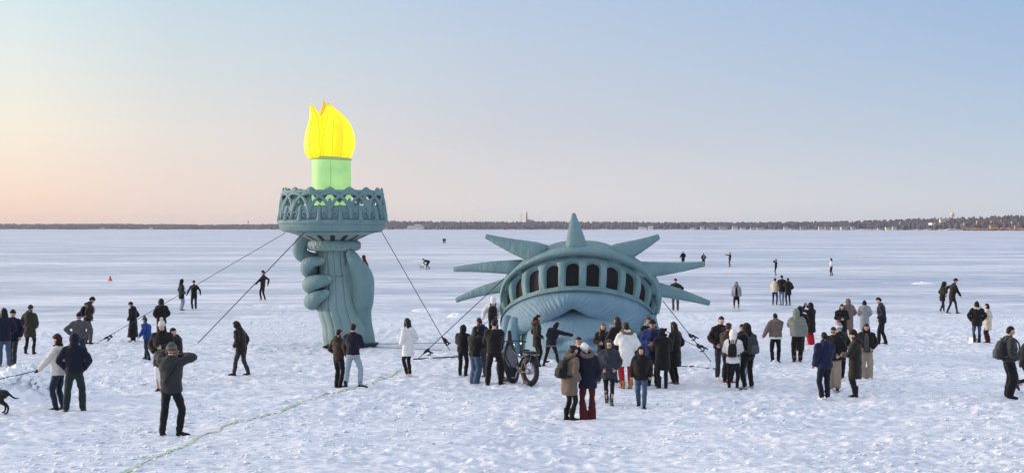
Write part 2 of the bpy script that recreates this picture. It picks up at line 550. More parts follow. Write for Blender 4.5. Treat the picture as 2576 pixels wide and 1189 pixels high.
heap('snow_drift', 722, 773, 80, 0.09, 1.6, 'white scrape of snow on the ice left of the wrist', 9.9, 'snow drift')
heap('snow_drift', 650, 769, 50, 0.08, 1.2, 'short white scrape of snow by the lone skater in black', 12.9, 'snow drift')
heap('snow_drift', 640, 800, 120, 0.06, 1.2, 'long white scrape of snow left of the hooded walker', 14.9, 'snow drift')

def ice_block():
    c = gnd(2453, 866)
    mb = MB(); mb.box((0, 0, 0.11), (0.17, 0.14, 0.13), rz_(0.3) @ ry(0.15), 0.03)
    mb.box((0.16, 0.05, 0.05), (0.12, 0.1, 0.07), rz_(0.9) @ ry(-0.2), 0.02)
    o = mb.build('ice_block', PILE, smooth=False)
    o.location = c
    tag(o, 'white block of ice at the feet of the woman with cream fur hood', 'ice block')
ice_block()

# faint green dye line across the snow
def dye_line():
    pts = [(268, 1203), (330, 1182), (390, 1152), (447, 1127), (490, 1100), (545, 1083), (600, 1060), (655, 1044), (700, 1032), (760, 1012), (830, 996), (885, 978), (930, 962), (975, 946), (1012, 932)]
    P = [gnd(*p) for p in pts]
    L_, k = [], 0
    for i in range(len(P) - 1):
        n = max(4, int(np.linalg.norm(P[i + 1] - P[i]) / 0.05))
        for s in range(n): L_.append(P[i] + (P[i + 1] - P[i]) * s / n)
    A = np.array(L_)
    d = np.gradient(A, axis=0); d /= np.linalg.norm(d, axis=1)[:, None]
    nrm = np.stack([-d[:, 1], d[:, 0]], 1)
    wob = (fbm(np.arange(len(A)) * 0.02, np.zeros(len(A)), 3, 5) - 0.5)[:, None] * 0.35
    A[:, :2] += nrm * wob
    w = 0.026 + 0.035 * fbm(np.arange(len(A)) * 0.11, np.ones(len(A)), 3, 8)
    v, f = [], []
    for i in range(len(A)):
        for s in (-1.0, -0.5, 0.0, 0.5, 1.0):
            x, y = A[i, 0] + nrm[i, 0] * w[i] * s, A[i, 1] + nrm[i, 1] * w[i] * s
            v.append((x, y))
    xy = np.array(v)
    z = relief(xy[:, 0], xy[:, 1]) + 0.02
    v = [(a, b_, c) for (a, b_), c in zip(v, z)]
    for i in range(len(A) - 1):
        for s in range(4): f.append((i * 5 + s, i * 5 + s + 1, i * 5 + 6 + s, i * 5 + 5 + s))
    mb = MB(); mb.add(v, f)
    m, nt, b = new_mat('green_dyed_snow')
    n, l = nt.nodes, nt.links
    tc = n.new('ShaderNodeTexCoord'); ns = n.new('ShaderNodeTexNoise'); ns.inputs['Scale'].default_value = 6; ns.inputs['Detail'].default_value = 5
    l.new(tc.outputs['Object'], ns.inputs['Vector'])
    cr = n.new('ShaderNodeValToRGB'); cr.color_ramp.elements[0].position = 0.38; cr.color_ramp.elements[1].position = 0.62
    cr.color_ramp.elements[0].color = (0.45, 0.62, 0.38, 1); cr.color_ramp.elements[1].color = (0.66, 0.75, 0.66, 1)
    l.new(ns.outputs['Fac'], cr.inputs[0]); l.new(cr.outputs[0], b.inputs['Base Color'])
    b.inputs['Roughness'].default_value = 0.8
    o = mb.build('dye_line', m)
    o['kind'] = 'structure'
dye_line()

# ------------------------------------------------------------------ far shore
SH_X = [-400, 0, 300, 560, 700, 980, 1130, 1400, 1700, 2000, 2150, 2300, 2450, 2576, 2950]
SH_D = [6200, 6200, 6100, 6000, 5800, 5200, 5000, 5000, 4600, 4100, 3800, 3500, 3000, 2850, 2700]
SH_T = [562.5, 562, 562, 564.5, 561.5, 553, 555.5, 555, 557.5, 556, 555, 547, 542.5, 536.5, 535]   # tree top row
def shore(px): return float(np.interp(px, SH_X, SH_D))
def shore_top(px): return float(np.interp(px, SH_X, SH_T))

def far_shore():
    # land under the wood
    v, f = [], []
    xs = np.arange(-400, 2960, 8)
    for px in xs:
        D = shore(px); top = CAMH - (shore_top(px) - HOR) / F * D
        bank = CAMH - (574.8 - HOR) / F * D
        g = max(3.0, top - 14)
        for dd, z in ((-14, -0.5), (0, 2.0), (70, g * 0.35), (220, g * 0.8), (420, g), (900, g * 0.9), (1400, -5)):
            Y = D + dd
            v.append(((px - 1288) / F * Y, Y, z + (mnoise.noise(Vector((px * 0.05, dd * 0.01, 0))) * 1.5 if 0 < dd < 1000 else 0)))
    n = 7
    for i in range(len(xs) - 1):
        for j in range(n - 1): f.append((i * n + j, (i + 1) * n + j, (i + 1) * n + j + 1, i * n + j + 1))
    mb = MB(); mb.add(v, f)
    m, nt, b = new_mat('snowy_shore')
    nn, l = nt.nodes, nt.links
    tc = nn.new('ShaderNodeTexCoord'); ns = nn.new('ShaderNodeTexNoise'); ns.inputs['Scale'].default_value = 0.02; ns.inputs['Detail'].default_value = 5
    l.new(tc.outputs['Object'], ns.inputs['Vector'])
    cr = nn.new('ShaderNodeValToRGB'); cr.color_ramp.elements[0].position = 0.42; cr.color_ramp.elements[1].position = 0.6
    cr.color_ramp.elements[0].color = (0.16, 0.13, 0.13, 1); cr.color_ramp.elements[1].color = (0.55, 0.53, 0.55, 1)
    l.new(ns.outputs['Fac'], cr.inputs[0]); l.new(cr.outputs[0], b.inputs['Base Color'])
    b.inputs['Roughness'].default_value = 0.9
    o = mb.build('hill', m); o['kind'] = 'structure'
    # bare winter wood: many small crowns in one mass
    wood_v, wood_f, wood_m = [], [], []
    def crown(c, w, h, mi):
        o_ = len(wood_v)
        nu, lv = 7, ((0.0, 0.45), (0.3, 0.95), (0.6, 0.9), (0.85, 0.55))
        for (hz, rr) in lv:
            for j in range(nu):
                a = 2 * math.pi * (j + rng.random() * 0.5) / nu
                q = w * rr * rng.uniform(0.7, 1.2)
                wood_v.append((c[0] + math.cos(a) * q, c[1] + math.sin(a) * q, c[2] + h * (hz + rng.uniform(-.06, .06))))
        wood_v.append((c[0], c[1], c[2] + h * rng.uniform(0.95, 1.08)))
        for i in range(len(lv) - 1):
            for j in range(nu):
                j2 = (j + 1) % nu
                wood_f.append((o_ + i * nu + j, o_ + i * nu + j2, o_ + (i + 1) * nu + j2, o_ + (i + 1) * nu + j)); wood_m.append(mi)
        for j in range(nu):
            wood_f.append((o_ + 3 * nu + j, o_ + 3 * nu + (j + 1) % nu, o_ + 4 * nu)); wood_m.append(mi)
    px = -380.0
    while px < 2940:
        D = shore(px); ppm = F / D
        for row, dd in enumerate((12, 60, 120, 190, 260, 340, 430)):
            if rng.random() < (0.40 if row == 0 else 0.1): continue
            Y = D + dd + rng.uniform(-25, 25)
            g = max(3.0, CAMH - (shore_top(px) - HOR) / F * D - 15)
            base = np.interp(dd, (0, 70, 220, 420), (1.5, g * 0.35, g * 0.8, g)) - 1
            h = rng.uniform(11, 19)
            if 1024 < px < 1068 and row < 4: continue
            crown(((px + rng.uniform(-3, 3) - 1288) / F * Y, Y, base), rng.uniform(3.5, 7), h, rng.choice((0, 0, 0, 1, 1, 2)))
        px += 3.6 * ppm / 0.8 * rng.uniform(0.8, 1.2)
    mb = MB(); mb.v = wood_v; mb.f = wood_f; mb.m = wood_m
    o = mb.build('far_wood', [fabric((0.100, 0.092, 0.125), 0.95, 0.35, 0.05, 0, 1, 0), fabric((0.125, 0.105, 0.128), 0.95, 0.3, 0.05, 0, 1, 0), fabric((0.065, 0.064, 0.085), 0.95, 0.3, 0.05, 0, 1, 0)], smooth=True)
    tag(o, 'bare winter wood along the far shore of the lake', 'wood', kind='stuff')
far_shore()

WALLS = [(0.72, 0.70, 0.68), (0.62, 0.52, 0.42), (0.45, 0.38, 0.33), (0.75, 0.66, 0.52), (0.5, 0.5, 0.53)]
def house(px, py, w, h, col, roofc, label, name='house', roof=0.45, back=0, cat='house', group=None, win=3):
    """far house: base at picture place px,py; w,h in metres"""
    D = shore(px) - 18 + back
    w *= 0.85; h *= 0.72
    c = at(px, py, D)
    root = empty(name, c)
    root['label'] = label; root['category'] = cat
    if group: root['group'] = group
    mb = MB(); d = w * 0.32
    rh = h * roof
    mb.add([(-w / 2, -d, -3), (w / 2, -d, -3), (w / 2, d, -3), (-w / 2, d, -3), (-w / 2, -d, h), (w / 2, -d, h), (w / 2, d, h), (-w / 2, d, h), (-w / 2, 0, h + rh), (w / 2, 0, h + rh)],
           [(0, 1, 5, 4), (1, 2, 6, 9, 5), (2, 3, 7, 6), (3, 0, 4, 8, 7)])
    mb.build('wall', plain(col, 0.8), root, False)
    e = 0.5
    mb = MB()
    for sgn in (-1, 1):
        y0 = sgn * (d + e); z0 = h - e * rh / d
        a = [(-w / 2 - e, y0, z0 + 0.1), (w / 2 + e, y0, z0 + 0.1), (w / 2 + e, 0, h + rh + 0.1), (-w / 2 - e, 0, h + rh + 0.1)]
        b_ = [(x, y, z + 0.35) for x, y, z in a]
        mb.add(a + b_, [(0, 3, 2, 1), (4, 5, 6, 7), (0, 1, 5, 4), (1, 2, 6, 5), (2, 3, 7, 6), (3, 0, 4, 7)])
    mb.build('roof', plain(roofc, 0.9), root, False)
    for k in range(win):
        mb = MB(); x = (k + 0.5) / win * w - w / 2
        mb.box((x, -d - 0.05, h * 0.5), (w / win * 0.25, 0.08, h * 0.24))
        mb.build('window', plain((0.05, 0.055, 0.07), 0.2), root, False)
    return root

def houses():
    G = 'houses along the far shore'
    spots = [(1770, 575.5, 20, 7, 0, 'pale'), (1788, 576.5, 24, 5, 4, 'grey'), (1819, 575, 26, 7, 2, 'brown'), (1849, 575.5, 17, 8, 0, 'white'),
             (1869, 576.5, 17, 5, 0, 'white'), (1895, 576.5, 18, 5, 4, 'grey'), (1913, 576.5, 22, 5, 1, 'tan'), (1978, 576, 16, 6, 0, 'white'), (2000, 577, 30, 3, 4, 'grey'),
             (2021, 576, 19, 7, 2, 'brown'), (2065, 576.5, 15, 8, 3, 'cream'), (2083, 576.5, 18, 7, 2, 'brown'), (2101, 576.5, 22, 6, 1, 'tan'), (2130, 576, 34, 6, 4, 'grey'),
             (2146, 576.5, 12, 7, 0, 'white'), (2213, 577.5, 12, 4, 0, 'white'), (2237, 576, 20, 5, 3, 'cream'), (2250, 576.5, 12, 7, 0, 'white'), (1743, 576, 14, 5, 0, 'white')]
    nth = {}
    order = {'pale': 'leftmost pale house of the right hand shore village', }
    names = ['first', 'second', 'third', 'fourth', 'fifth', 'sixth', 'seventh']
    for (px, py, w, h, ci, cn) in sorted(spots):
        nth[cn] = nth.get(cn, 0) + 1
        lab = f'{names[nth[cn]-1]} {cn} house from the left on the far shore right of the crown'
        house(px, py, w, h, WALLS[ci], (0.16, 0.13, 0.13) if ci else (0.2, 0.18, 0.19), lab, group=G)
    house(1613, 576, 17, 6, (0.85, 0.82, 0.8), (0.5, 0.48, 0.48), 'wide white house on the far shore just left of the upper right spike', group=G)
    house(1623, 576, 9, 4.5, (0.85, 0.82, 0.8), (0.5, 0.48, 0.48), 'small white house between two wider white houses on the far shore', group=G)
    house(1637, 575, 17, 7, (0.88, 0.85, 0.82), (0.55, 0.52, 0.5), 'tall white house on the far shore below the upper right spike tip', group=G)
    house(380, 575, 14, 4, (0.7, 0.64, 0.62), (0.4, 0.36, 0.36), 'pale low house on the far shore left of the torch', group=G)
    house(258, 575.5, 16, 4, (0.6, 0.55, 0.55), (0.4, 0.36, 0.36), 'grey house on the far shore at the left', group=G)
    house(567, 568, 48, 6, (0.45, 0.40, 0.45), (0.3, 0.27, 0.3), 'long grey hall on the left shore skyline', back=380, group=G, win=6)
    house(634, 568, 40, 5, (0.5, 0.43, 0.45), (0.34, 0.3, 0.32), 'long low roof on the skyline below the left water tower', back=380, group=G, win=5)
    house(1051, 571, 26, 8, (0.78, 0.72, 0.72), (0.6, 0.57, 0.57), 'white house on the snowy gap in the wood right of the torch', back=160, group=G)
    house(1036, 575, 30, 5, (0.7, 0.64, 0.64), (0.62, 0.58, 0.58), 'pale long house below the snowy gap in the wood', back=20, group=G)
    # the bluff on the right
    house(2376, 558, 24, 7, (0.72, 0.62, 0.46), (0.45, 0.36, 0.28), 'large cream lodge on the hill below the water tower', back=120, group=G, win=7, roof=0.3)
    house(2368, 562.5, 55, 2.5, (0.75, 0.68, 0.60), (0.5, 0.45, 0.42), 'long pale terrace wall below the cream lodge', back=80, group=G, win=9, roof=0.05)
    house(2267, 562, 10, 4, (0.6, 0.55, 0.55), (0.4, 0.36, 0.36), 'small grey house high in the wood left of the lodge', back=100, group=G)
    for k, (px, py, w, h, lab) in enumerate([
        (2434, 564, 18, 3, 'low tan boathouse leftmost on the sunlit bluff'),
        (2466, 561, 16, 5, 'tan house with brown roof on the sunlit bluff'),
        (2501, 562, 14, 6, 'orange lit house in the middle of the bluff'),
        (2526, 560, 15, 5, 'cream house high on the sunlit bluff'),
        (2556, 564, 20, 6, 'wide cream house rightmost on the sunlit bluff'),
        (2500, 571, 17, 4, 'low brick house under the bluff'),
        (2560, 573, 13, 5, 'brick house by the ice at the right edge')]):
        house(px, py, w, h, ((0.42, 0.27, 0.18), (0.5, 0.36, 0.26), (0.46, 0.27, 0.18))[k % 3], (0.2, 0.13, 0.11), lab, back=(60 if py < 568 else 0), group=G)
    # retaining wall and rocks of the bluff, rust red
    mb = MB()
    for k in range(46):
        px = 2420 + k * 4.4 + rng.uniform(-2, 2); D = shore(px) - 24
        c = at(px, rng.uniform(574, 578), D)
        mb.ell(c, (rng.uniform(3, 6), 3, rng.uniform(1.5, 3.2)), nu=7, nv=5, fn=lambda d: rng.uniform(0.8, 1.2))
    o = mb.build('bluff_rocks', plain((0.30, 0.17, 0.12), 0.9), smooth=False)
    tag(o, 'rust brown rocks along the foot of the right hand bluff', 'rocks', kind='stuff')

    def lathe_px(name, px, D, rows, mat, parent=None, seg=14):
        mb = MB(); rings = []
        c0 = at(px, HOR, D)
        for (py, r) in rows:
            z = CAMH - (py - HOR) / F * D
            rings.append([(c0[0] + math.cos(2 * math.pi * j / seg) * r, D + math.sin(2 * math.pi * j / seg) * r, z) for j in range(seg)])
        mb.rings(rings)
        return mb.build(name, mat, parent)
    D = shore(2396) + 380
    t = empty('water_tower', (0, 0, 0)); tag(t, 'cream sunlit water tower on the hill at the right', 'water tower')
    lathe_px('tank', 2396, D, [(545, 3.0), (543.5, 4.4), (540, 4.8), (536.5, 4.6), (534.5, 3.2), (533.2, 0.6)], plain((0.85, 0.72, 0.5), 0.6), t)
    lathe_px('stem', 2396, D, [(552, 1.2), (545, 1.4)], plain((0.8, 0.68, 0.5), 0.6), t)
    lathe_px('roof_cap', 2396, D, [(533.3, 0.7), (532.2, 0.5)], plain((0.4, 0.36, 0.3), 0.6), t)
    D = shore(624) + 400
    t = empty('water_tower', (0, 0, 0)); tag(t, 'tiny mushroom shaped water tower on the left shore skyline', 'water tower')
    lathe_px('tank', 624.5, D, [(560.2, 0.8), (558.8, 3.6), (557.4, 4.2), (556, 3.4), (555, 0.6)], plain((0.36, 0.33, 0.36), 0.6), t)
    lathe_px('stem', 624.5, D, [(566.5, 0.8), (560, 0.7)], plain((0.36, 0.33, 0.36), 0.6), t)
    D = shore(1325) + 420
    t = empty('power_plant', (0, 0, 0)); tag(t, 'tall brick smokestack with low plant on the far skyline left of the top spike', 'smokestack')
    lathe_px('stack', 1325, D, [(560, 3.6), (548, 2.9), (536, 2.2), (533, 2.1)], plain((0.42, 0.24, 0.20), 0.8), t)
    lathe_px('stack_band', 1325, D, [(537, 2.6), (535.6, 2.6)], plain((0.5, 0.36, 0.32), 0.8), t)
    mb = MB(); c = at(1334, 557, D - 10); mb.box((c[0], c[1], c[2]), (14, 8, 5)); mb.box((c[0] - 6, c[1], c[2] + 5.5), (7, 7, 2))
    mb.build('hall', plain((0.36, 0.28, 0.28), 0.8), t, False)
    t = empty('radio_mast', (0, 0, 0)); tag(t, 'thin lattice mast on the far skyline beside the smokestack', 'mast')
    lathe_px('mast_pole', 1311, D, [(560, 0.9), (545, 0.6), (536.5, 0.5)], plain((0.5, 0.47, 0.5), 0.6), t, 6)
    lathe_px('antenna_drum', 1311, D, [(544, 1.3), (539, 1.3)], plain((0.45, 0.43, 0.46), 0.6), t, 6)
houses()

# ------------------------------------------------------------------ air
def haze():
    mb = MB(); mb.box((0, 4000, 31.0), (5200, 4900, 34.0))
    o = mb.build('haze', [], smooth=False)
    m = bpy.data.materials.new('winter_air'); m.use_nodes = True
    nt = m.node_tree; nt.nodes.clear()
    v = nt.nodes.new('ShaderNodeVolumePrincipled'); out = nt.nodes.new('ShaderNodeOutputMaterial')
    v.inputs['Color'].default_value = (0.86, 0.88, 0.96, 1); v.inputs['Density'].default_value = 0.000052; v.inputs['Anisotropy'].default_value = 0.2
    nt.links.new(v.outputs[0], out.inputs['Volume'])
    o.data.materials.append(m)
    tag(o, 'thin winter haze over the lake paling the far shore', 'haze', kind='stuff')
haze()

# ------------------------------------------------------------------ inflatable torch in a hand
PATINA = inflatable((0.218, 0.338, 0.348), (0.140, 0.242, 0.258))
PATINA_L = inflatable((0.270, 0.385, 0.380), (0.195, 0.300, 0.300))
PATINA_B = inflatable((0.215, 0.335, 0.405), (0.155, 0.262, 0.330))
BLACKCLOTH = fabric((0.012, 0.011, 0.012), 0.8)
SEAM = fabric((0.05, 0.085, 0.09), 0.8)

TY = 54.9                      # depth of the torch axis
TS = TY / F                    # metres per picture column there
def tpt(px, py, d=0.0):
    p = at(px, py, TY); p[1] += d
    return p

def tlathe(mb, rows, seg=64, cap=True, fn=None):
    """rows: (px centre, py, radius in columns)"""
    rings = []
    for (cx, py, r) in rows:
        c = tpt(cx, py)
        ring = []
        for j in range(seg):
            a = 2 * math.pi * j / seg
            k = fn(a, py) if fn else 1.0
            ring.append((c[0] + math.cos(a) * r * TS * k, c[1] + math.sin(a) * r * TS * k, c[2]))
        rings.append(ring)
    mb.rings(rings, cap=cap)

def densify(rows, n):
    out = []
    A = np.array(rows, float); k = len(A)
    for i in range(k - 1):
        p0, p1, p2, p3 = A[max(i - 1, 0)], A[i], A[i + 1], A[min(i + 2, k - 1)]
        for s in range(n):
            t = s / n
            out.append(0.5 * (2 * p1 + (p2 - p0) * t + (2 * p0 - 5 * p1 + 4 * p2 - p3) * t * t + (3 * p1 - p0 - 3 * p2 + p3) * t ** 3))
    out.append(A[-1])
    return [tuple(r) for r in out]

def flute(n, depth, ph=0.0):
    def fn(a, py=0):
        t = ((a + ph) / (2 * math.pi) * n) % 1.0
        return 1 - depth * math.exp(-((min(t, 1 - t)) / 0.07) ** 2) + depth * 0.45 * math.sin(math.pi * t)
    return fn

def torch():
    base = tpt(884, 875); base[2] = 0
    root = empty('inflatable_torch', base)
    root['label'] = 'giant green inflatable hand holding a torch with glowing yellow flame'
    root['category'] = 'inflatable'
    off = -np.array(base)
    class TB(MB):
        def build(self, name, mats, parent=None, smooth=True):
            o = MB.build(self, name, mats, parent, smooth)
            if parent is root: o.data.transform(Matrix.Translation(Vector(off)))
            elif parent is not None: o.data.transform(Matrix.Translation(Vector(off)))
            return o
    # fluted handle
    mb = TB()
    tlathe(mb, densify([(872, 882, 54), (871, 868, 54), (868, 845, 55), (866, 820, 55), (858, 790, 56), (852, 765, 55), (850, 735, 50), (848, 700, 45), (845, 665, 42), (843, 640, 41), (842, 622, 41)], 3), 128, fn=flute(15, 0.035, 0.3))
    handle = mb.build('handle', PATINA_L, root)
    hrows = densify([(872, 882, 54), (871, 868, 54), (868, 845, 55), (866, 820, 55), (858, 790, 56), (852, 765, 55), (850, 735, 50), (848, 700, 45), (845, 665, 42), (843, 640, 41), (842, 622, 41)], 3)
    for k in range(15):
        a = 2 * math.pi * k / 15 - 0.3
        if math.sin(a) > 0.3: continue
        mb = TB(); pts = []
        for (cx, py, r) in hrows:
            c = tpt(cx, py); rr = r * TS * 0.97; pts.append((c[0] + math.cos(a) * rr, c[1] + math.sin(a) * rr, c[2]))
        mb.tube(pts, 0.010, 5, 1); mb.build('seam', SEAM, handle)
    for py, a0, a1 in ((776, -2.2, -1.6), (693, -1.5, -1.05)):
        mb = TB(); pts = []
        for k in range(9):
            a = a0 + (a1 - a0) * k / 8
            r = np.interp(py, (640, 700, 765, 820), (41, 45, 55, 55)) * 1.018
            cx = np.interp(py, (640, 700, 765, 820), (843, 848, 852, 866))
            c = tpt(cx, py - 2 * math.cos(k)); pts.append((c[0] + math.cos(a) * r * TS, c[1] + math.sin(a) * r * TS, c[2]))
        mb.tube(pts, 0.008, 5, 1); mb.build('seam', SEAM, handle)
    # wrist and palm
    rows = densify([(901, 884, 41), (901, 865, 42), (900, 845, 41), (897, 815, 38), (891, 785, 42), (884, 762, 54), (880, 735, 60), (880, 705, 60), (878, 680, 54), (874, 660, 42), (872, 645, 26)], 4)
    mb = TB(); rings = []
    for (cx, py, r) in rows:
        c = tpt(cx, py, 0.18)
        ring = []
        for j in range(48):
            a = 2 * math.pi * j / 48
            ring.append((c[0] + math.cos(a) * r * TS, c[1] + math.sin(a) * min(r, 48) * TS * 1.0, c[2]))
        rings.append(ring)
    mb.rings(rings); mb.build('palm', PATINA, root)
    def px_tube(pts, radii, seg=20, sub=6, flat=None):
        mb = TB(); mb.tube([tpt(*p) for p in pts], [r * TS for r in radii], seg, sub, flat=flat); return mb
    px_tube([(886, 638, -.52), (895, 655, -.56), (907, 684, -.52), (914, 716, -.42), (912, 752, -.28), (906, 790, -.12), (902, 830, 0.0)],
            [13, 18, 23.5, 26.5, 27, 25, 22]).build('thumb', PATINA, root)
    fing = [
        ([(783, 594, -.12), (766, 604, -.16), (756, 620, -.14), (758, 638, -.1), (775, 648, .0), (803, 655, .2)], [12, 16, 18.5, 18, 16, 15], None),
        ([(814, 655, -.70), (797, 657, -.72), (781, 664, -.55), (779, 677, -.2), (788, 688, .15), (815, 695, .4)], [11, 12.5, 18, 21, 19, 16], (815, 653, -.80)),
        ([(832, 701, -.76), (812, 705, -.78), (789, 712, -.58), (784, 717, -.2), (794, 721, .2), (820, 722, .4)], [12, 17, 21, 21.5, 20, 18], (832, 698, -.87)),
        ([(827, 735, -.74), (807, 744, -.78), (791, 754, -.58), (788, 758, -.2), (800, 758, .2), (826, 755, .4)], [10.5, 16, 20, 21, 20, 18], (827, 732, -.84)),
    ]
    for pts, rad, nail in fing:
        f_ = px_tube(pts, rad).build('finger', PATINA, root)
        if nail:
            mb = TB(); c = tpt(*nail); mb.ell(c, (rad[0] * TS * 0.9, 0.05, rad[0] * TS * 0.6), ry(0.15), 14, 8)
            mb.build('nail', PATINA_L, f_)
    mb = TB(); mb.ell(tpt(882, 636, -.68), (0.09, 0.07, 0.13), ry(0.3), 12, 8); mb.build('nail', PATINA_L, root)
    px_tube([(800, 640, .32), (792, 670, .34), (793, 710, .34), (800, 750, .3), (822, 778, .2)], [14, 20, 24, 25, 20]).build('hand_back', PATINA, root)
    # collar under the bowl
    mb = TB(); tlathe(mb, densify([(840, 631, 48), (840, 629.5, 60), (839.5, 624, 66.5), (839, 616, 68), (838.5, 608, 66.5), (838, 603.5, 59), (838, 602.5, 50)], 4), 64)
    collar = mb.build('collar', PATINA_L, root)
    for k in range(30):
        a = 2 * math.pi * k / 30
        mb = TB(); c = tpt(839, 617); rr = 67.8 * TS
        p = [(c[0] + math.cos(a + q) * rr, c[1] + math.sin(a + q) * rr, c[2] + h) for q, h in ((-.085, -.1), (-.07, 0), (0, .1), (.07, 0), (.085, -.1))]
        mb.tube(p, 0.010, 5, 3); mb.build('scallop', PATINA, collar)
    # cone with dark slots
    mb = TB(); tlathe(mb, [(837, 606, 58), (837, 603, 62), (836.5, 590, 92), (836, 585, 108), (836, 583, 124)], 64); cone = mb.build('bowl_underside', PATINA_L, root)
    for k in range(16):
        a = 2 * math.pi * (k + 0.28) / 16
        mb = TB(); L_, Rr = [], []
        n = 9
        for i in range(n):
            t = i / (n - 1)
            py = 604.2 - t * 13.5
            r = np.interp(py, (590, 603, 606), (92, 62, 58)) * TS + 0.012
            hw = 0.098 * math.sqrt(max(0.0, 1 - max(0, (t - 0.55) / 0.45) ** 2)) + 0.004
            c = tpt(837, py)
            for lst, s in ((L_, -1), (Rr, 1)):
                lst.append((c[0] + math.cos(a + s * hw * 0.8) * r, c[1] + math.sin(a + s * hw * 0.8) * r, c[2]))
        mid = [tuple((np.array(p) + np.array(q)) / 2 * 1.0) for p, q in zip(L_, Rr)]
        mb.add(L_ + mid + Rr, [(i, i + 1, n + i + 1, n + i) for i in range(n - 1)] + [(n + i, n + i + 1, 2 * n + i + 1, 2 * n + i) for i in range(n - 1)])
        mb.build('slot', BLACKCLOTH, cone)
    # bowl and rim
    mb = TB(); tlathe(mb, densify([(836, 584, 112), (836, 583, 121), (836, 579, 127), (836, 572, 131.5), (836, 566, 133.5), (836, 563.5, 133)], 4), 96); mb.build('bowl', PATINA, root)
    mb = TB(); tlathe(mb, densify([(836, 565, 130), (836, 564, 135), (836, 560.5, 137.3), (836, 556, 137), (836, 553, 134), (836, 552, 128), (836, 551.5, 112), (836, 551.5, 60)], 4), 96, cap=True); mb.build('rim', PATINA, root)
    # balustrade: everything lies on a cone
    GN = 16
    def gp(a, py, dr=0.0):
        r = np.interp(py, (470, 485, 552), (122.5, 122, 130.5)) * TS + dr
        c = tpt(837, py)
        return (c[0] + math.cos(a) * r, c[1] + math.sin(a) * r, c[2])
    per = 2 * math.pi / GN
    a0 = -math.pi / 2 + 0.055
    mb = TB(); n = 128
    rings = []
    for (py, dr) in ((553, 0.02), (519, 0.02), (518, -0.03), (519, -0.09), (553, -0.09)):
        rings.append([gp(2 * math.pi * j / n, py, dr) for j in range(n)])
    mb.rings(rings, cap=False, loop=True); mb.build('parapet', PATINA, root)
    mb = TB(); mb.tube([gp(2 * math.pi * j / 96, 485, 0.0) for j in range(97)], 5.4 * TS, 8, 1, cap=False, ends=False); mb.build('top_rail', PATINA, root)
    for k in range(GN):
        a = a0 + k * per
        mb = TB()
        pts = []
        for i in range(19):
            t = i / 18; ph = math.pi * t
            pts.append(gp(a + per * (-1.0 + 2.0 * (0.5 - 0.5 * math.cos(ph))) * 1.0, 548 - 60 * math.sin(ph) ** 0.85, 0.03 + 0.05 * math.cos(2 * ph * 0.5) * (1 if k % 2 else -1) * 0.4))
        mb.tube(pts, 4.3 * TS, 8, 1); mb.build('arch', PATINA, root)
        mb = TB()
        mb.tube([gp(a + per * .5, 553, 0.03), gp(a + per * .5, 545, 0.04), gp(a + per * .5, 530, 0.03), gp(a + per * .5, 518, 0.0)], [8 * TS, 5.6 * TS, 4.4 * TS, 3.2 * TS], 8, 3)
        mb.build('post', PATINA, root)
        mb = TB(); mb.tube([gp(a, 530, 0.0), gp(a, 516, 0.0), gp(a, 503, 0.0)], [6 * TS, 6.5 * TS, 3 * TS], 8, 3); mb.build('baluster', PATINA, root)
        # spandrel web between the crossing arches and the rail
        mb = TB()
        w = [gp(a + per * .5 + q * per, p_, -0.02) for q, p_ in ((-.5, 483), (.5, 483), (.36, 494), (.20, 503), (0, 513), (-.20, 503), (-.36, 494))]
        w2 = [gp(a + per * .5 + q * per, p_, -0.07) for q, p_ in ((-.5, 483), (.5, 483), (.36, 494), (.20, 503), (0, 513), (-.20, 503), (-.36, 494))]
        mb.add(w + w2, [tuple(range(7)), tuple(range(13, 6, -1))] + [(i, (i + 1) % 7, 7 + (i + 1) % 7, 7 + i) for i in range(7)]); mb.build('spandrel', PATINA, root)
        for s in (-1, 1):
            mb = TB(); pts = []
            for i in range(15):
                ph = i / 14 * 4.9
                rr = 1.0 - 0.09 * ph
                pts.append(gp(a + s * per * (0.235 - 0.155 * rr * math.cos(ph)), 540 - 7.4 * rr * math.sin(ph + 0.0), 0.045))
            mb.tube(pts, 2.1 * TS, 6, 1); mb.build('scroll', PATINA, root)
        # shell finial
        mb = TB()
        for q in range(-3, 4):
            b_ = gp(a, 485, 0.01); t_ang = q * 0.36
            L2 = (11.5 - abs(q) * 0.7) * TS
            tx = np.array((-math.sin(a), math.cos(a), 0)); up = np.array((0, 0, 1.0))
            b_ = np.array(b_) + tx * q * 1.3 * TS
            mb.tube([b_, b_ + (tx * math.sin(t_ang) + up * math.cos(t_ang)) * L2 * .6, b_ + (tx * math.sin(t_ang) + up * math.cos(t_ang)) * L2], [2.2 * TS, 3.0 * TS, 1.9 * TS], 6, 2)
        mb.ell(np.array(gp(a, 482, 0.02)), (10 * TS, 3.6 * TS, 9.5 * TS), rz_(a + math.pi / 2), 10, 6)
        mb.build('finial', PATINA, root)
    # lit column, ring and flame
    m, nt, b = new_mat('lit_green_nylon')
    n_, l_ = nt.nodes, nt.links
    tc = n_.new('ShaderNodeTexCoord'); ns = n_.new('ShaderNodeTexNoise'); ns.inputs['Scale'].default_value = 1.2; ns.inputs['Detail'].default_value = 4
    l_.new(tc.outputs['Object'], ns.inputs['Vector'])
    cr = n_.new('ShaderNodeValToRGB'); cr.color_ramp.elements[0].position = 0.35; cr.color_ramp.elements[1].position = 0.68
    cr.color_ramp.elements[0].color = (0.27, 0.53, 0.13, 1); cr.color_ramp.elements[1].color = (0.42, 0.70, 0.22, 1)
    l_.new(ns.outputs['Fac'], cr.inputs[0]); l_.new(cr.outputs[0], b.inputs['Emission Color']); b.inputs['Emission Strength'].default_value = 0.82
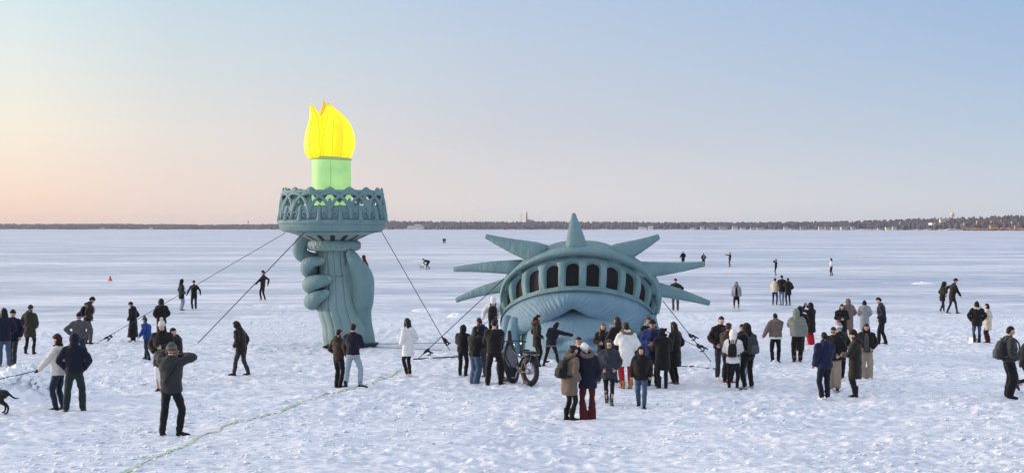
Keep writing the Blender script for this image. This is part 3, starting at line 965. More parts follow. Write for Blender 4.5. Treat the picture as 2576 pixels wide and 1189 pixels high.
    b.inputs['Base Color'].default_value = (0.16, 0.28, 0.2, 1); b.inputs['Roughness'].default_value = 0.6
    mb = TB(); tlathe(mb, densify([(834, 552, 49), (834, 520, 49.5), (834, 470, 49.3), (834, 440, 49), (833.5, 410, 49), (833, 398, 48)], 4), 64, fn=flute(6, 0.008, 0.55)); col = mb.build('lit_column', m, root)
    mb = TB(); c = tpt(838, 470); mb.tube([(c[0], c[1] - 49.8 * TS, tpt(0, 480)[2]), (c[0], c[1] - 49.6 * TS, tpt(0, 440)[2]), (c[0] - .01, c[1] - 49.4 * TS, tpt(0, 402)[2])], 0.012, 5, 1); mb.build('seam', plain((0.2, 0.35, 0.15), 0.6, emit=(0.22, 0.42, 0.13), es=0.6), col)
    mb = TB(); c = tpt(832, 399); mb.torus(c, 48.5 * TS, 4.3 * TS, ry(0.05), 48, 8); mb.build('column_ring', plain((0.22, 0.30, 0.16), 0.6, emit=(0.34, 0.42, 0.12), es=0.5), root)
    def flame_mat(c0, c1, es):
        m, nt, b = new_mat('lit_yellow_nylon')
        n_, l_ = nt.nodes, nt.links
        tc = n_.new('ShaderNodeTexCoord'); mp = n_.new('ShaderNodeMapping'); mp.inputs['Scale'].default_value = (1.6, 1.6, 0.35)
        l_.new(tc.outputs['Object'], mp.inputs[0])
        ns = n_.new('ShaderNodeTexNoise'); ns.inputs['Scale'].default_value = 1.4; ns.inputs['Detail'].default_value = 3
        l_.new(mp.outputs[0], ns.inputs['Vector'])
        cr = n_.new('ShaderNodeValToRGB'); cr.color_ramp.elements[0].position = 0.36; cr.color_ramp.elements[1].position = 0.6
        cr.color_ramp.elements[0].color = (*c0, 1); cr.color_ramp.elements[1].color = (*c1, 1)
        l_.new(ns.outputs['Fac'], cr.inputs[0]); l_.new(cr.outputs[0], b.inputs['Emission Color']); b.inputs['Emission Strength'].default_value = es
        b.inputs['Base Color'].default_value = (0.22, 0.16, 0.01, 1); b.inputs['Roughness'].default_value = 0.5
        return m
    fm = flame_mat((0.95, 0.75, 0.0), (1.0, 0.95, 0.01), 0.95)
    fo = flame_mat((0.75, 0.42, 0.02), (0.85, 0.58, 0.04), 0.75)
    fs = flame_mat((0.74, 0.44, 0.0), (0.80, 0.50, 0.0), 0.8)
    def petal(rows, d, mat, sq=1.0, lobes=6, dep=0.02, seams=()):
        mb = TB(); rings = []
        R_ = densify(rows, 5)
        fn = flute(lobes, dep, 0.4)
        for (cx, py, r) in R_:
            c = tpt(cx, py, d); r = max(r, 0.6)
            rings.append([(c[0] + math.cos(2 * math.pi * j / 60) * r * TS * fn(2 * math.pi * j / 60), c[1] + math.sin(2 * math.pi * j / 60) * r * TS * sq * fn(2 * math.pi * j / 60), c[2]) for j in range(60)])
        mb.rings(rings); p = mb.build('flame_petal', mat, root)
        for a in seams:
            mb = TB(); pts = []
            for (cx, py, r) in R_[::3]:
                c = tpt(cx, py, d); rr = max(r, 0.6) * TS * fn(a)
                pts.append((c[0] + math.cos(a) * rr, c[1] + math.sin(a) * rr * sq, c[2]))
            mb.tube(pts, 0.010, 5, 1); mb.build('seam', fs, p)
    petal([(837, 398, 45), (838, 385, 50), (838.5, 370, 53.5), (839, 352, 54), (840, 335, 50), (841, 315, 42), (840, 300, 33), (836, 285, 22), (831, 272, 11.5), (826, 259.5, 1.2)], -0.02, fm, 1.0, 7, 0.02, (-2.4, -1.95, -1.5, -1.05, -.5))
    petal([(802, 399, 24), (799, 385, 29), (797, 368, 29.5), (797, 350, 28.5), (797, 330, 24.5), (797, 312, 19.5), (796, 297, 15), (791, 281, 9.5), (784, 263, 1.8)], -0.22, fm, 1.25, 4, 0.02, (-2.0, -1.1))
    petal([(820, 398, 38), (818, 360, 44), (816, 330, 36), (815, 305, 24), (814, 285, 14), (814, 268, 7), (812.5, 251, 1.2)], 0.25, fo, 1.0, 5, 0.02)
    # black ground cloth and weights round the foot
    mb = TB(); rings = []
    c = np.array(base)
    for (rr, z) in ((0.55, 0.02), (1.10, 0.02), (1.16, 0.07), (1.12, 0.12), (0.6, 0.12)):
        rings.append([(c[0] + 0.02 + math.cos(2 * math.pi * j / 40) * rr * (0.78 + 0.03 * math.sin(j * 1.7)), c[1] + math.sin(2 * math.pi * j / 40) * rr * 0.9, z + 0.02 * math.sin(j * 2.3)) for j in range(40)])
    mb.rings(rings, cap=False, loop=True); mb.build('ground_cloth', BLACKCLOTH, root)
torch()
for (px, py, w, lab) in ((824, 877, 0.17, 'small black weight bag left of the inflatable wrist'), (925, 872, 0.34, 'black weight bag right of the inflatable wrist')):
    c = gnd(px, py); mb = MB()
    mb.ell((0, 0, 0.06), (w, 0.14, 0.075), None, 14, 8, fn=lambda d: 1 + 0.1 * math.sin(d[0] * 9) * d[1])
    o = mb.build('weight_bag', BLACKCLOTH); o.location = c; tag(o, lab, 'weight bag')

# ------------------------------------------------------------------ inflatable crowned head
def head():
    base = at(1458, 900, 51.0); base[2] = 0
    root = empty('crowned_inflatable', base)
    root['label'] = 'giant blue green inflatable head with spiked crown rising from the ice'
    root['category'] = 'inflatable'
    off = Matrix.Translation(Vector(-base))
    def bld(mb, name, mat, parent=root, smooth=True):
        o = mb.build(name, mat, parent, smooth); o.data.transform(off); return o
    TH = R(112)
    def row(cx, a, cy, b_, Yf, k):
        def f(th):
            s = math.sin(th); c = math.cos(th)
            if abs(th) > math.pi / 2:      # below the widest point run down and in
                e = abs(th) - math.pi / 2
                x = cx + math.copysign(a * (1 - 0.22 * e * e), s); y = cy + b_ * e * 0.95
                return at(x, y, Yf + k * (1 + e * 0.5))
            return at(cx + a * s, cy - b_ * c, Yf + k * s * s)
        return f
    rA = row(1458, 178, 742, 126, 51.5, 0.6)
    rB = row(1461, 196, 742, 130, 51.0, 0.8)
    rB2 = row(1461, 204, 742, 126, 50.65, 1.0)
    rC = row(1460, 202, 744, 119, 50.32, 1.1)
    rC2 = row(1458, 197, 746, 112, 50.22, 1.15)
    rD = row(1456, 191, 748, 107, 50.32, 1.15)
    rE = row(1456, 188, 749, 105, 50.5, 1.15)
    rF = row(1454, 190, 800, 76, 49.85, 1.7)
    rG0 = row(1454, 194, 804, 79, 49.66, 1.75)
    rG = row(1454, 196, 808, 79.5, 49.62, 1.75)
    rG1 = row(1454, 194, 812, 79, 49.72, 1.75)
    NT = 150
    ths = [-TH + 2 * TH * i / NT for i in range(NT + 1)]
    # cornice roll
    mb = MB(); mb.rings([densify3([r(t) for r in (rA, rB, rB2, rC, rC2, rD, rE)], 3) for t in ths], cap=False, closed=False); bld(mb, 'crown_cornice', PATINA)
    mb = MB(); mb.rings([densify3([r(t) for r in (rF, rG0, rG, rG1)], 3) for t in ths], cap=False, closed=False); bld(mb, 'crown_base_roll', PATINA)
    # window band with recessed arches
    W0, WS = R(-4.6), R(15.9)
    wins = [W0 + k * WS for k in range(-6, 7)]
    def inside(th, u):
        """signed measure, >0 inside an arched opening"""
        k = round((th - W0) / WS); k = max(-6, min(6, k))
        dx = abs(th - (W0 + k * WS)) / R(5.05)
        v = (0.91 - u) / 0.75                       # 0 at sill, 1 at crown of arch
        if v < 0: dy = -v * 6
        elif v > 0.72: return 1 - math.hypot(dx, (v - 0.72) / 0.28)
        else: dy = 0
        return min(1 - dx, 1 - 0 if dy == 0 else -dy) if v >= 0 else min(1 - dx, v * 6)
    def surf(th, u, d=0.0):
        p, q = rE(th), rF(th)
        c = p * (1 - u) + q * u
        bulge = 0.10 * math.sin(math.pi * u)
        # outward: towards the viewer and away from the head's middle
        cen = at(1458, 860, 51.5)
        nvec = c - cen; nvec[1] = -2.6 + 1.6 * math.sin(th) ** 2; nvec /= np.linalg.norm(nvec)
        return c + nvec * (bulge + d)
    NTH, NU = 420, 34
    mb = MB(); rings = []
    for i in range(NTH + 1):
        th = -TH + 2 * TH * i / NTH
        ring = []
        for j in range(NU + 1):
            u = j / NU
            s = inside(th, u)
            t = min(1, max(0, (s + 0.14) / 0.22)); t = t * t * (3 - 2 * t)
            rel = ((th - W0) / WS) % 1.0
            pil = 0.055 * math.cos(2 * math.pi * (rel - 0.5)) * math.sin(math.pi * min(1, max(0, u)))
            ring.append(surf(th, u, pil - 0.19 * t))
        rings.append(ring)
    mb.rings(rings, cap=False, closed=False); band = bld(mb, 'window_band', PATINA)
    wm = fabric((0.0105, 0.0095, 0.0100), 0.8, 0.45, 3)
    for th0 in wins:
        mb = MB(); grid = []
        n = 12
        for i in range(n + 1):
            v = i / n
            hw = R(4.95) * (1 if v < 0.72 else math.sqrt(max(0, 1 - ((v - 0.72) / 0.28) ** 2)))
            grid.append([surf(th0 + hw * q, 0.905 - v * 0.745, -0.135) for q in (-1, -.5, 0, .5, 1)])
        mb.rings(grid, cap=False, closed=False); bld(mb, 'window_opening', wm)
    # hair: two swept lobes under the crown
    HX = [(-1.0, 1296, 848), (-.88, 1308, 845), (-.72, 1330, 833), (-.5, 1368, 815), (-.25, 1408, 795), (-.08, 1431, 781), (0, 1441, 776), (.08, 1451, 781), (.25, 1478, 796), (.5, 1524, 813), (.72, 1568, 829), (.88, 1592, 843), (1.0, 1612, 852)]
    tk = [h[0] for h in HX]; hxs = [h[1] for h in HX]; hys = [h[2] for h in HX]
    mb = MB(); rings = []
    NH = 200
    for i in range(NH + 1):
        t = -1 + 2 * i / NH
        top = rG1(t * R(103))
        yb = 49.55 + 1.15 * abs(t) ** 2.2
        # a little smoothing of the lower edge
        hx = np.mean([np.interp(t + q, tk, hxs) for q in (-.02, 0, .02)]); hy = np.mean([np.interp(t + q, tk, hys) for q in (-.02, 0, .02)])
        bot = at(hx, hy, yb)
        ring = []
        for j in range(19):
            u = j / 18
            p = top * (1 - u) + bot * u
            bul = math.sin(math.pi * u ** 1.2) ** 0.8
            amp = 0.33 * (0.72 + 0.28 * min(1, abs(t) * 2.2)) * (1 - 0.35 * abs(t) ** 4)
            strand = 0.020 * math.sin(t * 150 + 7 * u + 2.2 * math.sin(t * 23 + 3 * u)) * math.sin(math.pi * u)
            side = at(hx, hy, yb) - at(1458, hy, yb)
            out = np.array((np.sign(t) * 0.25 * abs(t) ** 2, -1.0, 0.10)); out /= np.linalg.norm(out)
            p = p + out * (bul * amp + strand)
            ring.append(p)
        ring.append(bot + np.array((0, 0.25, 0.06))); ring.append(bot + np.array((0, 0.8, 0.3)))
        rings.append(ring)
    mb.rings(rings, cap=False, closed=False); bld(mb, 'hair', PATINA_B)
    # face: forehead, brow, eyes and the root of the nose down to the ice
    mb = MB(); rings = []
    rows = [(930, 48.62, 146), (911, 48.62, 146), (890, 48.66, 146), (868, 48.78, 146), (848, 48.95, 144), (825, 49.2, 140), (802, 49.55, 134), (780, 49.95, 124), (762, 50.4, 108)]
    R_ = densify(rows, 5)
    for (py, Yf, hw) in R_:
        ring = []
        for j in range(97):
            a = math.pi * j / 96            # left -> front -> right
            x = 1455 - hw * math.cos(a)
            dy = (51.3 - Yf) * (1 - math.sin(a) ** 0.8)
            Y = Yf + dy
            e = 0.0
            for ex in (1408, 1494):
                g = math.exp(-((x - ex) / 24) ** 2)
                e += 0.26 * g * math.exp(-((py - 866) / 11) ** 2)          # socket
                e -= 0.13 * g * math.exp(-((py - 877) / 8) ** 2)           # lid and ball
                e -= 0.10 * math.exp(-((x - ex) / 34) ** 2) * math.exp(-((py - 846 - ((x - ex) / 34) ** 2 * 5) / 7) ** 2)   # brow
                e += 0.07 * g * math.exp(-((py - 886) / 3) ** 2)
            e -= 0.26 * math.exp(-((x - 1451) / 13) ** 2) * (1 / (1 + math.exp(-(py - 868) / 9)))
            p = at(x, py, Y); p[1] += e
            ring.append(p)
        rings.append(ring)
    mb.rings(rings, cap=False, closed=False); bld(mb, 'face', PATINA_B)
    # hair locks beside the face
    LOCKS = {-1: ((4, 806, 915, 20, 50.5), (-14, 800, 912, 17, 50.9)), 1: ((0, 815, 915, 20, 50.6), (16, 800, 912, 20, 51.0))}
    for s, x0 in ((-1, 1289), (1, 1624)):
        for k, (dx, y0, y1, r, dY) in enumerate(LOCKS[s]):
            mb = MB(); r_m = r / F * 50
            mb.tube([at(x0 + dx, y0, dY), at(x0 + dx + s * 3, (y0 + y1) / 2, dY - 0.08), at(x0 + dx, y1, dY)], [r_m * .6, r_m, r_m * 1.05], 20, 8)
            bld(mb, 'hair_lock', PATINA_B)
    # skull behind the crown
    mb = MB(); rings = []
    cz = 0.6
    apex = at(1458, 604, 52.2)[2]
    for i in range(22):
        t = i / 21 * math.pi / 2
        zz = -0.2 + (apex + 0.2) * math.sin(t) ** 0.9
        rr = max(0.02, math.cos(t) ** 0.75)
        rings.append([(at(1459, 700, 52.4)[0] + math.cos(2 * math.pi * j / 64) * 2.52 * rr, 52.3 + math.sin(2 * math.pi * j / 64) * 1.75 * rr, zz) for j in range(64)])
    mb.rings(rings); bld(mb, 'skull', PATINA)
    # spikes
    def spike(bx, by, hb, tx, ty, ht, Yb, Yt, bow=0.0, thick=0.8):
        mb = MB(); b_ = at(bx, by, Yb); t_ = at(tx, ty, Yt)
        ax = (t_ - b_); L_ = np.linalg.norm(ax); ax /= L_
        side = np.cross(ax, np.array((0, 1.0, 0))); side /= np.linalg.norm(side)
        dep = np.cross(ax, side)
        rings = []
        n = 22
        for i in range(n + 1):
            t = i / n
            w = (hb * (1 - t) + ht * t) / F * 51
            w *= 1 + 0.04 * math.sin(math.pi * min(1, t * 1.1)) + 0.012 * math.sin(t * 40)
            c = b_ + ax * (L_ * t - 0.35 * (i == 0)) + np.array((0, 0, bow * math.sin(math.pi * t)))
            rings.append([c + side * w * np.sign(math.cos(q)) * abs(math.cos(q)) ** 0.8 + dep * w * thick * np.sign(math.sin(q)) * abs(math.sin(q)) ** 0.8 for q in [2 * math.pi * j / 24 for j in range(24)]])
        for (adv, sc) in ((0.12, 0.9), (0.06, 0.5)):
            w = ht / F * 51
            c = t_ + ax * w * adv * 0.5
            rings.append([c + side * w * sc * math.cos(q) + dep * w * sc * thick * math.sin(q) for q in [2 * math.pi * j / 24 for j in range(24)]])
        mb.rings(rings); bld(mb, 'spike', PATINA)
    spike(1449, 616, 27, 1443, 537, 4.5, 50.75, 51.2)
    spike(1345, 634, 27, 1222, 594, 6.0, 51.0, 51.3, -0.03)
    spike(1556, 638, 27, 1657, 595, 7.0, 51.0, 51.3, -0.03)
    spike(1288, 672, 18.5, 1142, 677, 6.2, 51.3, 51.8, 0.03)
    spike(1617, 678, 21, 1768, 664.5, 7.0, 51.3, 51.8, -0.03)
    spike(1268, 719, 17, 1148, 754.5, 6.5, 51.6, 52.2, 0.05)
    spike(1656, 728, 18, 1784, 762, 7.0, 51.6, 52.2, 0.03)
    # black hem where the face meets the ice
    mb = MB()
    mb.tube([at(1312, 897, 50.4), at(1335, 905, 49.4), at(1370, 910.5, 48.75), at(1410, 913, 48.5), at(1455, 914, 48.45), at(1500, 913, 48.5), at(1545, 910, 48.8), at(1590, 902, 49.6)], 0.06, 8, 5)
    bld(mb, 'base_hem', BLACKCLOTH)

def densify3(pts, n):
    out = []; k = len(pts)
    for i in range(k - 1):
        p0, p1, p2, p3 = pts[max(i - 1, 0)], pts[i], pts[i + 1], pts[min(i + 2, k - 1)]
        for s in range(n):
            t = s / n
            out.append(0.5 * (2 * p1 + (p2 - p0) * t + (2 * p0 - 5 * p1 + 4 * p2 - p3) * t * t + (3 * p1 - p0 - 3 * p2 + p3) * t ** 3))
    out.append(pts[-1])
    return out
head()

# ------------------------------------------------------------------ tether lines
ROPE = fabric((0.014, 0.014, 0.020), 0.8)
ROPEG = fabric((0.06, 0.065, 0.08), 0.8)
def rope(pts, label, r=0.018, knots=(), mat=ROPE, sag=0.0, name='tether_rope'):
    """pts: world points"""
    o0 = np.array(pts[-1]); o0 = np.array((o0[0], o0[1], 0))
    P = []
    for i in range(len(pts) - 1):
        a, b_ = np.array(pts[i]), np.array(pts[i + 1])
        for k in range(12):
            t = k / 12; q = a + (b_ - a) * t; q[2] -= sag * math.sin(math.pi * t); P.append(q)
    P.append(np.array(pts[-1]))
    root = empty(name, o0); tag(root, label, 'rope', 'tether lines of the inflatables')
    mb = MB(); mb.tube([p - o0 for p in P], r * 0.78, 6, 1); mb.build('line', mat, root)
    d = (np.array(pts[0]) - np.array(pts[-1])); d /= np.linalg.norm(d)
    for (c, s) in knots:
        s *= 0.75
        c = np.array(c) - o0
        mb = MB(); mb.tube([c - d * 0.13 * s, c - d * 0.03 * s, c + d * 0.05 * s, c + d * 0.14 * s], [0.02, 0.05 * s, 0.042 * s, 0.018], 7, 3)
        mb.tube([c, c + np.array((0.09, 0, 0.01)) * s, c + np.array((0.13, 0.02, -0.10)) * s, c + np.array((0.05, 0.02, -0.13)) * s], 0.022, 5, 4)
        mb.tube([c, c + np.array((0.13, -0.05, -0.03)) * s, c + np.array((0.21, -0.05, -0.07)) * s], [0.03, 0.026, 0.02], 5, 3)
        mb.build('buckle_strap', ROPE, root)
def lerp(a, b_, t): return np.array(a) * (1 - t) + np.array(b_) * t
a, b_ = at(717, 586, 54.2), gnd(241, 864)
rope([a, b_], 'long thin tether running from the torch rim down to far left snow', 0.013, [(lerp(a, b_, 0.945), 1.0), (lerp(a, b_, 0.925), 0.7)], ROPEG)
a, b_ = at(768, 582, 53.5), gnd(498, 862)
rope([a, b_], 'dark tether from the front of the torch bowl to the snow left', 0.019)
a, b_ = at(960, 582, 54.6), gnd(1131, 880)
rope([a, b_], 'tether from the right of the torch bowl down to the snow', 0.015, [(lerp(a, b_, 0.93), 1.3), (lerp(a, b_, 0.905), 0.9)])
a, b_ = at(1268, 700, 50.6), gnd(1045, 908)
rope([a, b_], 'tether from the left of the crown past the hooded group', 0.016, [(lerp(a, b_, 0.88), 1.3)])
a, b_ = gnd(1040, 907), gnd(1160, 899)
rope([a + (0, 0, .05), lerp(a, b_, .3) + (0, 0, .05), b_ + (0, 0, .04)], 'black strap lying flat on the snow left of the hooded group', 0.028)
a, b_ = gnd(945, 868), gnd(1120, 866)
rope([a + (0, 0, .05), b_ + (0, 0, .05)], 'thin upper line on the snow between the wrist and a buckle', 0.014, mat=ROPEG)
a, b_ = gnd(905, 874), gnd(1112, 884)
rope([a + (0, 0, .05), b_ + (0, 0, .05)], 'thin lower line on the snow in front of the white coat', 0.012, mat=ROPEG)
a, b_ = at(1668, 757, 51.6), gnd(1796, 918)
rope([a, b_], 'tether from the right of the crown to the snow at right', 0.017, [(lerp(a, b_, 0.56), 1.5), (lerp(a, b_, 0.72), 1.7)])
a, b_ = at(1640, 815, 50.2), at(1764, 876, 49.6)
rope([a, b_], 'second tether right of the crown running from behind the black coats to a buckle', 0.013)
a, b_ = gnd(1706, 924), gnd(1805, 931)
rope([a + (0, 0, .05), b_ + (0, 0, .04)], 'black strap flat on the snow right of the women in long coats', 0.022, [(lerp(a, b_, .36) + (0, 0, .06), 0.9), (lerp(a, b_, .5) + (0, 0, .05), 0.7)])
a, b_ = at(1276, 780, 51.6), gnd(1205, 822)
rope([a, b_], 'short black line left of the crown behind the white jacket', 0.017)
a, b_ = gnd(1190, 800), gnd(1275, 800)
rope([a + (0, 0, .03), b_ + (0, 0, .03)], 'thin line on the snow behind the person in white jacket', 0.014, mat=ROPEG)
# safety cone far left
c = gnd(277, 706)
r_ = empty('safety_cone', c, 0, 0.85); tag(r_, 'small red orange cone alone on the ice at left', 'cone')
mb = MB(); mb.rings([[(math.cos(2 * math.pi * j / 16) * r, math.sin(2 * math.pi * j / 16) * r, z) for j in range(16)] for r, z in ((0.16, 0.02), (0.155, 0.06), (0.06, 0.42), (0.045, 0.44))]); mb.build('cone_body', plain((0.75, 0.06, 0.06), 0.5), r_)
mb = MB(); mb.box((0, 0, 0.015), (0.2, 0.2, 0.015)); mb.build('cone_base', plain((0.5, 0.05, 0.05), 0.6), r_, False)

# ------------------------------------------------------------------ people
PENDING = []     # (object, voxel, smooth iterations, wrinkle amplitude, puffer)
SKIN = [(0.60, 0.37, 0.28), (0.52, 0.31, 0.23), (0.40, 0.23, 0.16), (0.64, 0.42, 0.33)]
def skin_mat(i): return plain(SKIN[i % 4], 0.55, 0, 0.35)
HAIRC = {'black': (0.010, 0.008, 0.007), 'brown': (0.035, 0.018, 0.010), 'dark': (0.018, 0.011, 0.008), 'blond': (0.22, 0.12, 0.06), 'auburn': (0.09, 0.03, 0.015), 'grey': (0.2, 0.19, 0.18)}
C = dict(black=(0.0085, 0.0080, 0.0085), black2=(0.013, 0.011, 0.011), navy=(0.008, 0.010, 0.024), navy2=(0.010, 0.014, 0.050), blue=(0.012, 0.045, 0.22), royal=(0.010, 0.022, 0.14),
         char=(0.030, 0.031, 0.034), grey=(0.075, 0.075, 0.080), lgrey=(0.30, 0.31, 0.33), slate=(0.032, 0.040, 0.052), olive=(0.032, 0.029, 0.020), olive2=(0.018, 0.017, 0.013),
         brown=(0.040, 0.026, 0.018), dbrown=(0.020, 0.012, 0.010), tan=(0.16, 0.115, 0.085), taupe=(0.17, 0.125, 0.11), sage=(0.21, 0.225, 0.185), cream=(0.62, 0.54, 0.42), white=(0.80, 0.78, 0.75),
         offw=(0.66, 0.62, 0.57), beige=(0.36, 0.28, 0.21), jean=(0.05, 0.085, 0.15), ljean=(0.20, 0.27, 0.36), pjean=(0.30, 0.36, 0.42), djean=(0.016, 0.026, 0.048), red=(0.42, 0.012, 0.022), maroon=(0.085, 0.010, 0.012), dgreen=(0.016, 0.028, 0.028),
         rust=(0.18, 0.05, 0.02), yellow=(0.42, 0.23, 0.05), teal=(0.02, 0.10, 0.12), wine=(0.05, 0.008, 0.012))
def cm(c, **k): return fabric(C[c] if isinstance(c, str) else c, **k)

def ik(a, b_, l1, l2, pole):
    a, b_ = np.array(a, float), np.array(b_, float)
    d = b_ - a; L = np.linalg.norm(d)
    Lm = min(L, (l1 + l2) * 0.999)
    dn = d / (L + 1e-9)
    end = a + dn * Lm
    x = (l1 * l1 - l2 * l2 + Lm * Lm) / (2 * Lm)
    h = math.sqrt(max(0, l1 * l1 - x * x))
    p = np.array(pole, float); p = p - dn * np.dot(p, dn); p /= (np.linalg.norm(p) + 1e-9)
    return a + dn * x + p * h, end

ARMS = {  # wrist target (side, forward, height) and elbow direction
    'down': ((0.27, 0.05, 0.92), (0.25, -1, 0)), 'pocket': ((0.20, 0.13, 1.00), (0.75, -1, 0)), 'pocket2': ((0.22, 0.08, 0.97), (0.9, -0.6, 0)),
    'hip': ((0.21, 0.0, 1.04), (1, -0.25, 0)), 'front': ((0.05, 0.27, 1.12), (1, -0.4, -0.4)), 'cross': ((-0.06, 0.24, 1.20), (1, 0.0, -0.5)),
    'phone': ((0.06, 0.30, 1.40), (0.6, 0, -1)), 'photo': ((0.09, 0.30, 1.60), (1, 0.1, -0.6)), 'photow': ((0.08, 0.26, 1.58), (1, 0.0, -0.12)),
    'out': ((0.40, 0.05, 0.97), (0.3, -1, 0)), 'point': ((0.10, 0.56, 1.42), (0.3, 0, -1)), 'side': ((0.75, 0.08, 1.46), (0, -0.4, -1)),
    'face': ((0.05, 0.20, 1.50), (0.5, 0.1, -1)), 'swingf': ((0.24, 0.24, 1.0), (0.3, -1, 0)), 'swingb': ((0.26, -0.20, 0.98), (0.3, -1, 0)),
    'reach': ((0.16, 0.36, 0.95), (0.4, -1, 0)), 'hug': ((-0.02, 0.34, 1.22), (1, 0.2, -0.3)), 'ear': ((0.10, 0.08, 1.60), (1, 0.2, -0.2)),
}

def hand_shape(mb, wrist, d, side, mi=0, curl=0.5, gl=1.0):
    """palm with four fingers and a thumb from the side of the palm"""
    d = d / np.linalg.norm(d)
    ref = np.array((0, 1.0, 0)) if abs(d[1]) < 0.8 else np.array((0, 0, 1.0))
    w = np.cross(d, ref); w /= np.linalg.norm(w)      # across the knuckles
    n = np.cross(w, d)
    M = np.stack([w, n, d], 1)
    mb.ell(wrist + d * 0.055, (0.040 * gl, 0.020 * gl, 0.060), M, 8, 6, mi)
    for k, L in enumerate((0.062, 0.074, 0.070, 0.054)):
        b0 = wrist + d * 0.095 + w * (k - 1.5) * 0.0195
        p1 = b0 + d * L * 0.5 + n * L * 0.12 * curl * 2
        p2 = p1 + (d * (1 - curl) + n * curl * 1.2) * L * 0.5
        mb.tube([b0 - d * 0.02, p1, p2], [0.0105 * gl, 0.0095 * gl, 0.0080 * gl], 5, 1, mi=mi)
    b0 = wrist + d * 0.035 + w * 0.032 * side
    mb.tube([b0, b0 + (d * 0.6 + w * side * 0.8) * 0.035, b0 + (d * 0.95 + w * side * 0.55 + n * 0.4) * 0.065], [0.013 * gl, 0.011 * gl, 0.009 * gl], 5, 1, mi=mi)

def head_shape(mb, c, M):
    """skull with brow, nose, mouth, chin and ears; faces +y"""
    def fn(d):
        x, y, z = d
        s = 1.0
        if z < -0.1: s *= 1 - 0.16 * min(1, (-z - 0.1) * 1.3) * (1 - max(0, y) * 0.45)          # jaw narrows, chin keeps
        if y > 0.2:
            s += 0.17 * math.exp(-(x / 0.13) ** 2 - ((z + 0.16) / 0.14) ** 2)                 # nose
            s += 0.07 * math.exp(-(x / 0.11) ** 2 - ((z - 0.02) / 0.12) ** 2)
            s += 0.03 * math.exp(-((z - 0.22) / 0.08) ** 2) * (1 - abs(x))                    # brow
            for sx in (-0.33, 0.33): s -= 0.06 * math.exp(-((x - sx) / 0.13) ** 2 - ((z - 0.07) / 0.09) ** 2)
            s += 0.035 * math.exp(-(x / 0.22) ** 2 - ((z + 0.46) / 0.05) ** 2)                # lips
            s -= 0.03 * math.exp(-(x / 0.25) ** 2 - ((z + 0.60) / 0.06) ** 2)
            s += 0.06 * math.exp(-(x / 0.25) ** 2 - ((z + 0.82) / 0.12) ** 2)                 # chin
        return s
    mb.ell(c, (0.076, 0.096, 0.118), M, 22, 18, 0, fn)
    for s in (-1, 1):
        mb.ell(c + M @ np.array((s * 0.079, -0.008, -0.002)), (0.012, 0.022, 0.032), M, 6, 6, 0)
        mb.ell(c + M @ np.array((s * 0.027, 0.086, 0.010)), (0.012, 0.006, 0.007), M, 6, 4, 1)
    mb.ell(c + M @ np.array((0, 0.0905, -0.056)), (0.022, 0.006, 0.005), M, 6, 4, 2)

